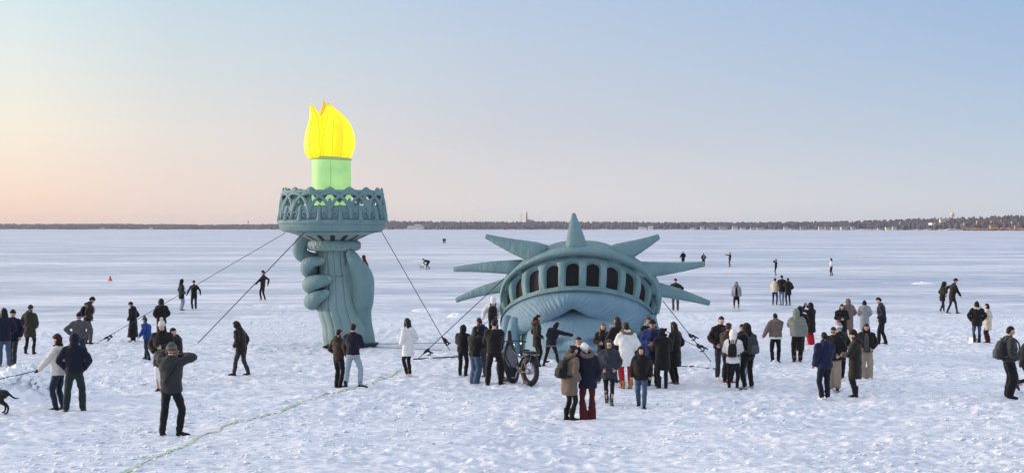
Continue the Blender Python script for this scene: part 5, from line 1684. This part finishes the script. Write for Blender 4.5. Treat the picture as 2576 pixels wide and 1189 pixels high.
person(607, 946, 806, 68, 'hooded person in dark brown parka with red cuffs walking left', 'dbrown', 0.70, 0.035, 0.03, hood='up', trousers='char', tw='straight', shoes='black', armL='pocket', armR='down', cuff='red', lean=10, hp=26, feet=((-.10, .22), (.11, -.18)), yaw_feet=(0, 0))
person(851, 973, 823, -35, 'man in olive brown jacket leaning towards the man in pale jeans', 'brown', 0.86, 0.0, trousers='black', tw='straight', shoes='black', hair='black', hood='down', hr=-8, hp=12, armL='pocket', armR='pocket', feet=CLOSE)
person(883, 976, 813, -10, 'man in dark navy jacket and pale jeans seen from behind below the torch', 'navy', 0.90, 0.01, trousers='pjean', tw='straight', shoes='black', boot=0.16, hair='black', armL='front', armR='front', feet=((-.15, -.02), (.26, .05)), yaw_feet=(10, -60))
person(1027, 947, 798, 48, 'woman in long white coat with dark hair between torch and crown', 'white', 0.62, 0.01, 0.04, trousers='black', tw='slim', shoes='offw', hair='dark', hairstyle='long', armL='pocket', armR='pocket', feet=CLOSE, hp=6)
person(916, 716, 641, 60, 'person in dark red hood half hidden behind the inflatable thumb', 'maroon', 0.8, hood='peak', trousers='black', far=True)
person(1079, 676, 645, 88, 'bent over person in black reaching down to the ice', 'black', 0.86, 0.0, trousers='black', tw='slim', lean=78, armL=((0.2, 0.05, 0.92), (0.1, 0, 1)), armR=((0.2, 0.42, 1.30), (0.1, 0, 1)), far=True, height=1.66, hp=-20, feet=((-.09, 0.22), (.10, -0.04)), drop=0.1)
person(1116, 612, 599, 20, 'tiny stooping person in black far out on the lake, left of two', 'black', 0.8, 0.03, lean=28, far=True, height=1.6, hp=20)
person(1119.5, 611.5, 599, -10, 'tiny person in black far out on the lake, right of two', 'black', 0.8, 0.03, lean=15, far=True, height=1.5, hp=20, feet=((-.13, 0), (.13, 0)))
# ---- beside the bicycle
person(1164, 945, 816, -20, 'person in black hooded jacket seen from behind, leftmost beside the bicycle', 'black', 0.82, 0.03, hood='up', trousers='black', armL='front', armR='front', hp=12)
person(1194, 965, 818, -42, 'woman in black jacket and wide blue jeans beside the bicycle', 'black2', 0.84, 0.03, trousers='jean', tw='wide', hair='black', hairstyle='long', armL='front', armR='front', hp=8, feet=CLOSE)
person(1209, 947, 793, 35, 'tall man in navy jacket and grey blue trousers behind the wide jeans', 'navy', 0.84, 0.03, trousers='slate', hood='down', hair='dark', lean=8, hp=20, hr=8, shoes='black', boot=0.16, feet=((-.1, 0), (.16, 0)))
person(1243, 971, 801, -4, 'man in black jacket and trousers with cropped hair left of the bicycle', 'black', 0.88, 0.02, trousers='black', tw='loose', hair='black', armL='front', armR='reach', feet=((-.17, 0), (.18, .04)), yaw_feet=(12, -40), collar=False, skin=0)
p = person(1241, 858, 742, -6, 'person in fluffy white jacket with black pack walking away left of the crown', 'white', 0.86, 0.05, trousers='black', hood='up', far=False, armL='out', armR='out')
backpack(p, 'tall black backpack on the fluffy white jacket', 'black', 'black', 1.22, -0.06, 0.02)
person(1350, 921, 790, -72, 'woman in black coat with brown fur hood standing before the giant face', 'black2', 0.66, 0.0, 0.02, trousers='black', tw='straight', shoes='offw', hair='black', hairstyle='tail', hood='down', fur='rust', armL='pocket', armR='pocket', hp=6)
person(1384, 922, 804, -30, 'person in navy jacket striding and pointing at the giant face', 'navy', 0.84, 0.03, trousers='black', tw='slim', shoes='black', hair='black', hairstyle='bob', hemtrim='taupe', armL='front', armR=((0.72, 0.16, 1.40), (0, -0.4, -1)), lean=12, roll=10, feet=((-.22, -.10), (.30, .16)), hp=16, hr=10)
# ---- the near cluster in front of the face
p = person(1432, 1059, 866, -58, 'woman in tan parka and black leggings leaning to a friend in front', 'tan', 0.60, 0.035, 0.05, trousers='black', tw='slim', shoes='black', boot=0.26, hood='down', fur='tan', hair='brown', hairstyle='bun', armL='pocket', armR='pocket', lean=7, hr=6, hp=10, skin=3)
backpack(p, 'black backpack on the woman in tan parka', 'black', 'black2', 0.95)
person(1455, 1013, 846, 188, 'man with black hair and white collar facing the camera behind the tan parka', 'black', 0.80, 0.0, trousers='djean', shoes='black', hair='black', scarf='white', glasses=True, armL='front', armR='down', skin=1, hp=4)
person(1479, 1058, 863, 8, 'woman in navy parka and flared dark red trousers with white hat', 'navy', 0.72, 0.035, 0.03, trousers='maroon', tw='flare', shoes='white', hat=('beanie', 'white'), hood='down', fur='tan', hr=-12, roll=-3, armL=((0.03, 0.12, 1.62), (1, 0.1, -0.2)), armR='down', feet=((-.10, 0), (.10, .01)), hp=4)
p = person(1532, 1017, 854, 176, 'person with glasses in dark green grey parka walking to the camera', 'slate', 0.70, 0.04, trousers='black', tw='slim', shoes='grey', boot=0.16, hood='up', hair='black', glasses=True, armL='pocket', armR='pocket', feet=((-.07, .16), (.06, -.16)))
person(1518, 948, 810, 165, 'blond woman in black coat before the giant face', 'black', 0.70, 0.02, trousers='grey', hair='blond', hairstyle='long', armL='front', armR='front', hp=2)
person(1556, 965, 797, 30, 'brown haired person in black coat behind the long white coat', 'black2', 0.70, 0.02, trousers='slate', hair='brown', hairstyle='bob', armL='front', armR='phone', hp=10)
person(1575, 975, 806, 14, 'woman in long white coat with fur hood, red trousers and yellow boots', 'white', 0.60, 0.03, 0.03, trousers='red', tw='straight', shoes='yellow', boot=0.18, hood='down', fur='tan', hair='brown', hairstyle='bun', armL='phone', armR='pocket', hp=14, feet=((-.09, 0), (.13, .02)))
p = person(1613, 1021, 865, 172, 'person in black jacket, blue jeans and tall boots walking towards the camera', 'black', 0.80, 0.035, trousers='jean', tw='straight', shoes='black', boot=0.36, hair='black', hood='up', armL='down', armR='down', feet=((-.09, .12), (.08, -.16)), hp=14, skin=1)
person(1628, 945, 793, -140, 'tall man with brown hair and glasses in black coat behind the blue jacket', 'black', 0.70, 0.02, trousers='black', hair='auburn', glasses=True, armL='face', armR='front', scarf='ljean', hp=14)
person(1642, 968, 800, 168, 'bearded man in bright blue jacket and black hat facing the camera', 'royal', 0.78, 0.04, trousers='black', shoes='brown', boot=0.2, hat=('beanie', 'black'), glasses=True, armL='front', armR='front', hp=10, scarf='grey', open_='navy')
person(1667, 973, 817, 6, 'curly haired woman in long black coat and black boots from behind', 'black', 0.55, 0.03, 0.05, trousers='black', tw='slim', boot=0.34, hair='dark', hairstyle='curly', armL='front', armR='front')
person(1699, 965, 806, 52, 'woman with long dark hair in long black coat and tan shoes, rightmost by the crown', 'black2', 0.50, 0.02, 0.05, trousers='black', shoes='rust', hair='dark', hairstyle='long', armL='pocket', armR='pocket')
# ---- group with backpacks
person(1813, 955, 793, -165, 'man in black jacket, grey blue jeans and white shoes left of the white hoodie', 'black2', 0.86, 0.03, trousers='slate', tw='straight', shoes='white', hair='brown', armL='pocket', armR='pocket', skin=3, open_='brown', hp=8)
person(1831, 962, 808, -40, 'brown haired woman in brown jacket and red shoes behind the white hoodie', 'brown', 0.80, 0.02, trousers='black', shoes='red', hair='auburn', hairstyle='bun', armL='front', armR='front', hp=12)
p = person(1844, 977, 822, -14, 'person in white hooded jacket, black trousers and white shoes from behind', 'white', 0.80, 0.02, trousers='black', tw='slim', shoes='white', hood='up', armL='front', armR='front', hp=14, feet=((-.11, 0), (.12, .02)))
backpack(p, 'small black backpack on the white hooded jacket', 'black', 'black', 0.85)
person(1867, 953, 812, 165, 'person in pale jeans and white shoes hidden behind two friends', 'black2', 0.80, 0.0, trousers='pjean', tw='straight', shoes='white', hair='brown', hp=12)
p = person(1882, 976, 809, 28, 'tall person in black hooded jacket and black trousers from behind', 'black', 0.84, 0.03, trousers='black', tw='straight', shoes='lgrey', hood='up', armL='front', armR='front', hp=20, feet=((-.12, 0), (.14, .04)))
backpack(p, 'grey and black backpack on the tall black hooded jacket', 'char', 'grey', 1.0)
person(1951, 911, 785, 4, 'man in taupe jacket with white hem and black trousers walking away', 'taupe', 0.90, 0.06, trousers='black', tw='straight', shoes='black', hair='black', hood='down', hemtrim='white', armL='out', armR='hug', feet=((-.12, -.08), (.12, .06)), hp=14, yaw_feet=(8, -25))
person(2006, 913, 779, -6, 'person in sage green puffer with hood up and brown boots', 'sage', 0.86, 0.065, trousers='black', tw='loose', shoes='rust', boot=0.2, hood='peak', quilt=True, armL='hug', armR='down', roll=-3, feet=((-.1, 0), (.1, .02)))
person(2013, 880, 765, -5, 'person in black hood directly behind the sage green puffer', 'black', 0.7, 0.02, hood='up', trousers='black')
p = person(2041, 867, 760, 35, 'person in long black coat and red trousers raising a phone', 'black', 0.52, 0.02, 0.04, hood='up', trousers='red', tw='wide', shoes='red', armL='photo', armR='photo', feet=CLOSE)
phone(p, 'dark phone raised by the person in red trousers')
person(2118, 868, 764, 172, 'woman with long dark hair in black coat with clasped hands', 'black', 0.60, 0.04, 0.05, trousers='dbrown', hair='dark', hairstyle='long', armL='front', armR='front', hp=10, collar=False, skin=3)
person(2135, 852, 751, 20, 'person in beige hooded puffer behind the woman with clasped hands', 'taupe', 0.42, 0.05, 0.02, hood='up', quilt=True, trousers='beige', armL='pocket', armR='pocket')
person(2114, 957, 813, 30, 'person in red and white pompom hat and dark coat', 'black', 0.62, 0.03, trousers='black', shoes='black', hat=('pom', 'lgrey', 'white', 'red'), feet=((-.09, 0), (.12, .04)), yaw_feet=(0, -60))
person(2098, 982, 820, 158, 'man with dark glasses in black jacket and baggy beige trousers', 'black', 0.82, 0.04, trousers='beige', tw='baggy', shoes='brown', hair='brown', glasses='dark', armL='pocket', armR='front', hp=14, skin=3)
person(2074, 1002, 829, 6, 'man in navy jacket, dark trousers and white shoes from behind', 'navy2', 0.82, 0.03, trousers='navy', tw='straight', shoes='white', hair='black', hood='down', armL='down', armR='front', feet=((-.07, 0), (.10, .03)), yaw_feet=(12, 5))
p = person(2153, 998, 828, 70, 'person in long dark olive coat with fur hat holding something', 'olive2', 0.50, 0.04, 0.03, trousers='black', tw='straight', shoes='black', boot=0.26, hat=('toque', 'black2'), hood='down', fur='black2', armL='front', armR='front', hp=8)
person(2180, 955, 813, 170, 'woman with long black hair, black jacket and beige trousers', 'black', 0.86, 0.03, trousers='beige', tw='wide', shoes='white', hair='black', hairstyle='long', open_='grey', armL='pocket', armR='pocket', hp=8, skin=1)
person(2175, 850, 756, -10, 'person in long light grey puffer with long black hair', 'lgrey', 0.42, 0.04, 0.02, trousers='lgrey', hair='black', hairstyle='long', quilt=True, hood='down', armL='pocket', armR='pocket')
person(2220, 866, 744, 78, 'tall man in navy coat and black trousers looking down to the left', 'navy', 0.80, 0.02, trousers='black', tw='straight', shoes='black', hair='black', lean=6, hp=20, armL='pocket', armR='pocket', feet=((-.10, .14), (.14, -.12)), skin=3)
person(2376, 785, 706, -80, 'person in dark coat and white shoes, left of the pair walking right', 'black2', 0.66, 0.02, trousers='djean', tw='slim', shoes='white', hood='up', fur='taupe', feet=((-.08, .02), (.09, -.28)), far=True, lean=6)
person(2398, 788, 696, -84, 'tall person in dark coat and jeans striding right with a hand forward', 'black2', 0.62, 0.02, trousers='djean', tw='slim', shoes='black', hat=('beanie', 'black'), armL='swingb', armR='reach', feet=((-.08, -.26), (.09, .18)), lean=10, far=True, hp=14)
person(2458, 867, 758, -8, 'woman in dark coat with cream fur hood, blue jeans and brown boots', 'black2', 0.74, 0.03, 0.02, trousers='jean', tw='slim', shoes='dbrown', boot=0.34, hair='dark', hairstyle='long', hood='down', fur='cream', armL='pocket2', armR='pocket2')
person(2486, 864, 763, 60, 'person in cream coat and dark brown wide trousers', 'cream', 0.58, 0.03, 0.03, trousers='wine', tw='wide', shoes='dbrown', hair='dark', hairstyle='bob', armL='front', armR='pocket', feet=CLOSE)
p = person(2538, 1004, 820, -86, 'young man in grey jacket and baggy black trousers facing right', 'char', 0.90, 0.04, trousers='black', tw='baggy', shoes='black', hair='black', armL='pocket', armR='pocket', feet=((-.09, .02), (.09, .0)), yaw_feet=(0, 0), skin=1, hp=4)
backpack(p, 'grey backpack on the young man in grey jacket at the right', 'char', 'grey', 1.0)
person(2592, 992, 836, -86, 'person at the right edge with one boot kicked back', 'black', 0.8, 0.02, trousers='black', tw='slim', shoes='slate', boot=0.16, feet=((-.09, .10), (.09, -.42)), lift=(0, 0.24), yaw_feet=(0, 0), lean=8)
# ---- far out on the ice
person(1718.5, 665, 634, 15, 'far person in black cloak above the right hand spike, left of two', 'black', 0.5, 0.06, far=True, armL='out', height=1.55)
p = person(1770, 669, 635, 10, 'far person in black carrying a pale pack at the spike tip', 'black', 0.7, 0.02, far=True)
backpack(p, 'pale backpack on the far person at the spike tip', 'taupe', 'taupe', 0.9)
person(1836.5, 670.5, 633, 85, 'far person in dark wine clothes pointing left', 'wine', 0.82, 0.0, trousers='wine', far=True, armL='point', armR='pocket', feet=CLOSE, lean=-4)
person(1952, 693, 651, 80, 'far person in black photographing with raised elbows', 'black', 0.85, 0.0, trousers='black', tw='slim', hat=('beanie', 'black'), armL='photo', armR='photow', far=True, feet=CLOSE, lean=-6)
person(2092, 692.5, 648, 60, 'far skater with white top and dark hair', 'white', 0.90, 0.03, trousers='black', tw='slim', hair='black', hairstyle='long', scarf='black', far=True, feet=((-.08, .05), (.12, -.05)))
person(1699.5, 779, 698, 170, 'skater in dark olive jacket and grey trousers behind the lower right spike', 'olive2', 0.84, 0.03, trousers='grey', shoes='black', hat=('beanie', 'wine'), armL='hip', armR='hip', feet=((-.12, 0), (.12, 0)))
person(1854, 778, 706, 172, 'long haired skater in pale open jacket, black skirt and white skates', 'lgrey', 0.84, 0.01, trousers='black', tw='slim', shoes='white', hair='brown', hairstyle='long', open_='black', skirt=0.62, armL='down', armR='down', feet=((-.10, 0), (.17, .1)), skates=True)
person(1949, 766, 697, -25, 'skater in cream jacket embraced by friends, leftmost of three', 'cream', 0.84, 0.03, trousers='djean', tw='slim', hair='dark', armL='front', armR='hug', feet=((-.11, 0), (.13, 0)))
person(1967, 766.5, 690, 4, 'person in dark jacket and pale jeans in the middle of the hugging three', 'dbrown', 0.78, 0.03, trousers='ljean', tw='slim', shoes='brown', hair='black', armL='hug', armR='hug', feet=CLOSE)
person(1981, 767, 697, 18, 'person in long black coat, rightmost of the hugging three', 'black2', 0.66, 0.03, trousers='black', tw='slim', hood='down', hair='dark', armL='hug', armR='pocket', feet=((-.05, 0), (.15, -.05)))
finish_people()

# ------------------------------------------------------------------ dogs and leash
def dog(loc, rz, sc, col, label, tail=0.5, col2=None):
    root = empty('dog', loc, rz, sc); tag(root, label, 'dog')
    mb = MB()
    mb.tube([(0, -0.28, 0.48), (0, -0.14, 0.47), (0, 0.05, 0.46), (0, 0.22, 0.46), (0, 0.31, 0.50)], [0.095, 0.11, 0.125, 0.145, 0.11], 12, 4)
    mb.tube([(0, 0.28, 0.52), (0, 0.38, 0.63), (0, 0.44, 0.70)], [0.10, 0.08, 0.075], 10, 3)
    mb.tube([(0, 0.42, 0.71), (0, 0.52, 0.70), (0, 0.64, 0.665)], [0.085, 0.068, 0.036], 10, 3)
    for s in (-1, 1):
        mb.tube([(s * .09, 0.22, 0.40), (s * .095, 0.20, 0.27), (s * .095, 0.23, 0.16), (s * .095, 0.22, 0.05), (s * .095, 0.26, 0.02)], [0.062, 0.045, 0.032, 0.026, 0.03], 8, 3)
        k = 0.06 * s
        mb.tube([(s * .085, -0.24, 0.44), (s * .09, -0.16 + k, 0.31), (s * .09, -0.31 + k, 0.19), (s * .09, -0.29 + k, 0.05), (s * .09, -0.24 + k, 0.02)], [0.085, 0.06, 0.032, 0.025, 0.03], 8, 3)
        mb.tube([(s * .06, 0.42, 0.77), (s * .09, 0.41, 0.74), (s * .10, 0.43, 0.66)], [0.02, 0.03, 0.014], 6, 3)
    mb.tube([(0, -0.32, 0.52), (0, -0.42, 0.42 + tail * .1), (0, -0.52, 0.36 + tail * .15), (0, -0.62, 0.37 + tail * .3)], [0.035, 0.028, 0.022, 0.010], 7, 4)
    o = mb.build('body', fabric(col, 0.6, 0.3, 12, 0.5, 60), root)
    m = o.modifiers.new('fuse', 'REMESH'); m.mode = 'VOXEL'; m.voxel_size = 0.016; m.use_smooth_shade = True
    s = o.modifiers.new('soft', 'SMOOTH'); s.iterations = 3
    mb = MB(); mb.torus((0, 0.355, 0.60), 0.088, 0.014, rx(-0.7), 20, 6); mb.build('collar', fabric((0.2, 0.02, 0.02)), root)
    return root
c = gnd(-17, 1041)
dog(c, R(90), 0.94, (0.008, 0.007, 0.007), 'black dog at the left edge with only its rear and tail in view', 0.05)
c = gnd(1061, 677)
dog(c, R(80), 0.62, (0.55, 0.42, 0.32), 'small tan and white dog in front of the bent over person')
w = pw['wrs'][0]
M = Matrix.Translation(pw['root'].location) @ Matrix.Rotation(R(pw['face']), 4, 'Z') @ Matrix.Scale(pw['sc'], 4)
wv = np.array(M @ Vector(w + np.array((0, 0.0, -0.02))))
d0 = gnd(-17, 1041) + np.array((-0.36, 0.0, 0.56))
o0 = d0.copy(); o0[2] = 0
root = empty('leash', o0); tag(root, 'thin grey leash from the mitten of the woman in white to the left edge', 'leash')
pts = [wv, wv * 0.7 + d0 * 0.3 + (0, 0, 0.02), wv * 0.4 + d0 * 0.6 + (0, 0, 0.06), wv * .15 + d0 * .85 + (0, 0, 0.05), d0]
mb = MB(); mb.tube([p_ - o0 for p_ in pts], 0.010, 5, 5); mb.build('leash_cord', ROPEG, root)

# ------------------------------------------------------------------ bicycle
def bicycle():
    c = gnd(1333, 971)
    root = empty('bicycle', c, R(33), 1.06); tag(root, 'fat tyre bicycle with red rims parked before the crown', 'bicycle')
    blk = plain((0.012, 0.011, 0.011), 0.6); redm = plain((0.24, 0.010, 0.014), 0.5); chrome = plain((0.55, 0.55, 0.56), 0.3, 0.8); gry = plain((0.25, 0.25, 0.26), 0.5)
    Mw = ry(R(90))
    for y in (0.0, 1.12):
        mb = MB(); mb.torus((0, y, 0.365), 0.298, 0.068, Mw, 40, 10); w_ = mb.build('wheel', blk, root)
        for s in (-1, 1):
            m2 = MB(); rings = []
            for (r, x) in ((0.232, 0.03), (0.262, 0.045), (0.268, 0.03), (0.24, 0.02)):
                rings.append([(s * x, y + math.cos(2 * math.pi * j / 36) * r, 0.365 + math.sin(2 * math.pi * j / 36) * r) for j in range(36)])
            m2.rings(rings, cap=False, loop=True); m2.build('rim', redm, w_)
        m2 = MB(); m2.tube([(-0.07, y, 0.365), (0.07, y, 0.365)], 0.035 if y else 0.075, 12, 1); m2.build('hub', chrome, w_)
        for k in range(12):
            a = 2 * math.pi * k / 12
            m2 = MB(); m2.tube([((-1) ** k * 0.03, y, 0.365), ((-1) ** k * 0.012, y + math.cos(a) * 0.25, 0.365 + math.sin(a) * 0.25)], 0.0035, 4, 1); m2.build('spoke', chrome, w_)
        m2 = MB(); rings = []
        for i in range(22):
            a = R(20) + R(150) * i / 21
            yy, zz = y - math.cos(a) * 0.40 * (1 if y == 0 else -1), 0.365 + math.sin(a) * 0.40
            rings.append([(x, yy + math.cos(a) * q, zz + math.sin(a) * q) for x, q in ((-0.075, -0.02), (-0.05, 0.004), (0, 0.012), (0.05, 0.004), (0.075, -0.02), (0, 0.0))])
        m2.rings(rings); m2.build('mudguard', blk, root)
    fr = MB()
    bb, st, hd0, hd1 = (0, 0.44, 0.32), (0, 0.27, 0.74), (0, 0.90, 0.66), (0, 0.87, 0.80)
    for a, b_, r in ((bb, st, 0.022), (bb, hd0, 0.034), ((0, .30, .66), hd1, 0.024), (hd0, hd1, 0.026)): fr.tube([a, b_], r, 8, 1)
    for s in (-1, 1):
        fr.tube([bb, (s * .085, 0.2, 0.34), (s * .085, 0, 0.365)], 0.013, 6, 3)
        fr.tube([(0, .29, .68), (s * .085, 0.12, 0.56), (s * .085, 0, 0.365)], 0.011, 6, 3)
    fr.build('frame', gry, root)
    mb = MB()
    for s in (-1, 1): mb.tube([(s * .04, 0.90, 0.66), (s * .085, 0.98, 0.60), (s * .085, 1.12, 0.365)], 0.018, 7, 3)
    mb.build('fork', blk, root)
    mb = MB(); mb.tube([(0, 0.87, 0.80), (0, 0.85, 1.0)], 0.018, 7, 1); mb.tube([(-0.34, 0.74, 1.03), (-0.15, 0.84, 1.06), (0.15, 0.84, 1.06), (0.34, 0.74, 1.03)], 0.015, 7, 5)
    mb.build('handlebar', blk, root)
    for s in (-1, 1):
        mb = MB(); mb.tube([(s * .24, 0.79, 1.045), (s * .36, 0.725, 1.03)], 0.021, 8, 1); mb.build('grip', blk, root)
    mb = MB(); mb.tube([st, (0, 0.255, 0.84)], 0.016, 7, 1)
    rings = []
    for (y, w, z) in ((0.12, 0.05, 0.865), (0.14, 0.095, 0.875), (0.20, 0.10, 0.875), (0.28, 0.06, 0.87), (0.38, 0.026, 0.865), (0.41, 0.015, 0.855)):
        rings.append([(w * math.cos(q), y, z + 0.022 * math.sin(q)) for q in [2 * math.pi * j / 10 for j in range(10)]])
    mb.rings(rings); mb.build('saddle', blk, root)
    mb = MB(); mb.box((0, -0.06, 0.79), (0.10, 0.24, 0.01), None, 0.005)
    for s in (-1, 1): mb.tube([(s * .09, -.2, .79), (s * .09, 0, .40)], 0.008, 5, 1); mb.tube([(s * .09, .1, .79), (s * .09, 0, .40)], 0.008, 5, 1)
    mb.build('rack', gry, root)
    mb = MB(); mb.box((0, -0.06, 0.83), (0.11, 0.19, 0.032), None, 0.02); mb.build('rack_cushion', fabric((0.03, 0.035, 0.03), 0.8), root)
    mb = MB(); mb.tube([(-.05, .44, .32), (-.1, .44, .32), (-.1, .5, .18), (-.2, .5, .18)], 0.012, 6, 1); mb.tube([(.05, .44, .32), (.1, .44, .32), (.1, .38, .46), (.2, .38, .46)], 0.012, 6, 1); mb.torus((0.06, .44, .32), 0.09, 0.008, Mw, 24, 5); mb.build('crank', chrome, root)
    mb = MB(); mb.tube([(-.08, .1, .32), (-.16, .06, .02)], 0.010, 5, 1); mb.build('kickstand', blk, root)
    led = plain((0.6, 0.9, 0.7), 0.3, emit=(0.55, 1.0, 0.75), es=2.2)
    for (x, y, z) in ((-0.02, 0.70, 0.98), (0.0, 0.70, 0.93), (-0.01, 0.70, 0.88), (0.005, 0.70, 0.84), (0.01, 0.68, 0.79), (0.22, 0.74, 1.0), (0.10, 0.62, 0.72)):
        mb = MB(); mb.ell((x, y, z), (0.017, 0.017, 0.022), None, 8, 6); mb.build('light_bulb', led, root)
    # big bags hung over the front
    c2 = gnd(1287, 965)
    b2 = empty('rubbish_bag', c2, R(10)); tag(b2, 'tall black rubbish bag wrapped in clear plastic leaning on the bicycle', 'bag')
    mb = MB(); rings = []
    for (z, a, b_, x) in ((0.02, 0.05, 0.05, 0.05), (0.06, 0.12, 0.1, 0.04), (0.25, 0.185, 0.15, 0.02), (0.5, 0.215, 0.16, -0.01), (0.75, 0.19, 0.15, -0.04), (0.98, 0.13, 0.12, -0.05), (1.12, 0.085, 0.08, -0.05), (1.16, 0.06, 0.06, -0.05)):
        rings.append([(x + a * math.cos(q) * (1 + 0.07 * math.sin(5 * q + z * 9)), b_ * math.sin(q) * (1 + 0.07 * math.sin(4 * q + z * 7)), z) for q in [2 * math.pi * j / 24 for j in range(24)]])
    mb.rings(rings); mb.build('bag_body', plain((0.011, 0.010, 0.012), 0.38, 0, 0.5), b2)
    mb = MB(); mb.tube([(-0.05, 0, 1.12), (-0.055, 0, 1.25), (-0.06, 0, 1.38)], [0.07, 0.06, 0.05], 10, 3); mb.build('bag_neck', plain((0.02, 0.014, 0.016), 0.6), b2)
    mb = MB(); rings = []
    for i in range(12):
        t = i / 11; z = 1.02 - t * 0.56
        a = np.interp(z, (0.25, 0.5, 0.75, 0.98, 1.12), (0.19, 0.222, 0.198, 0.14, 0.09)); bb_ = np.interp(z, (0.25, 0.5, 0.75, 0.98, 1.12), (0.155, 0.168, 0.158, 0.13, 0.09)); x = np.interp(z, (0.25, 0.5, 0.75, 0.98), (0.02, -0.01, -0.04, -0.05))
        hw = 0.75 * math.sin(math.pi * (0.12 + 0.85 * (1 - t))) + 0.12
        rings.append([(x + a * math.cos(q) * 1.02 + 0.02 * t, bb_ * math.sin(q) * 1.02 + 0.012 * math.sin(q * 17 + z * 30), z + 0.02 * math.sin(q * 6)) for q in [-math.pi / 2 + (j / 14 * 2 - 1) * hw - 0.15 for j in range(15)]])
    mb.rings(rings, cap=False, closed=False); mb.build('plastic_wrap', plain((0.20, 0.19, 0.20), 0.25, 0, 0.7), b2)
bicycle()
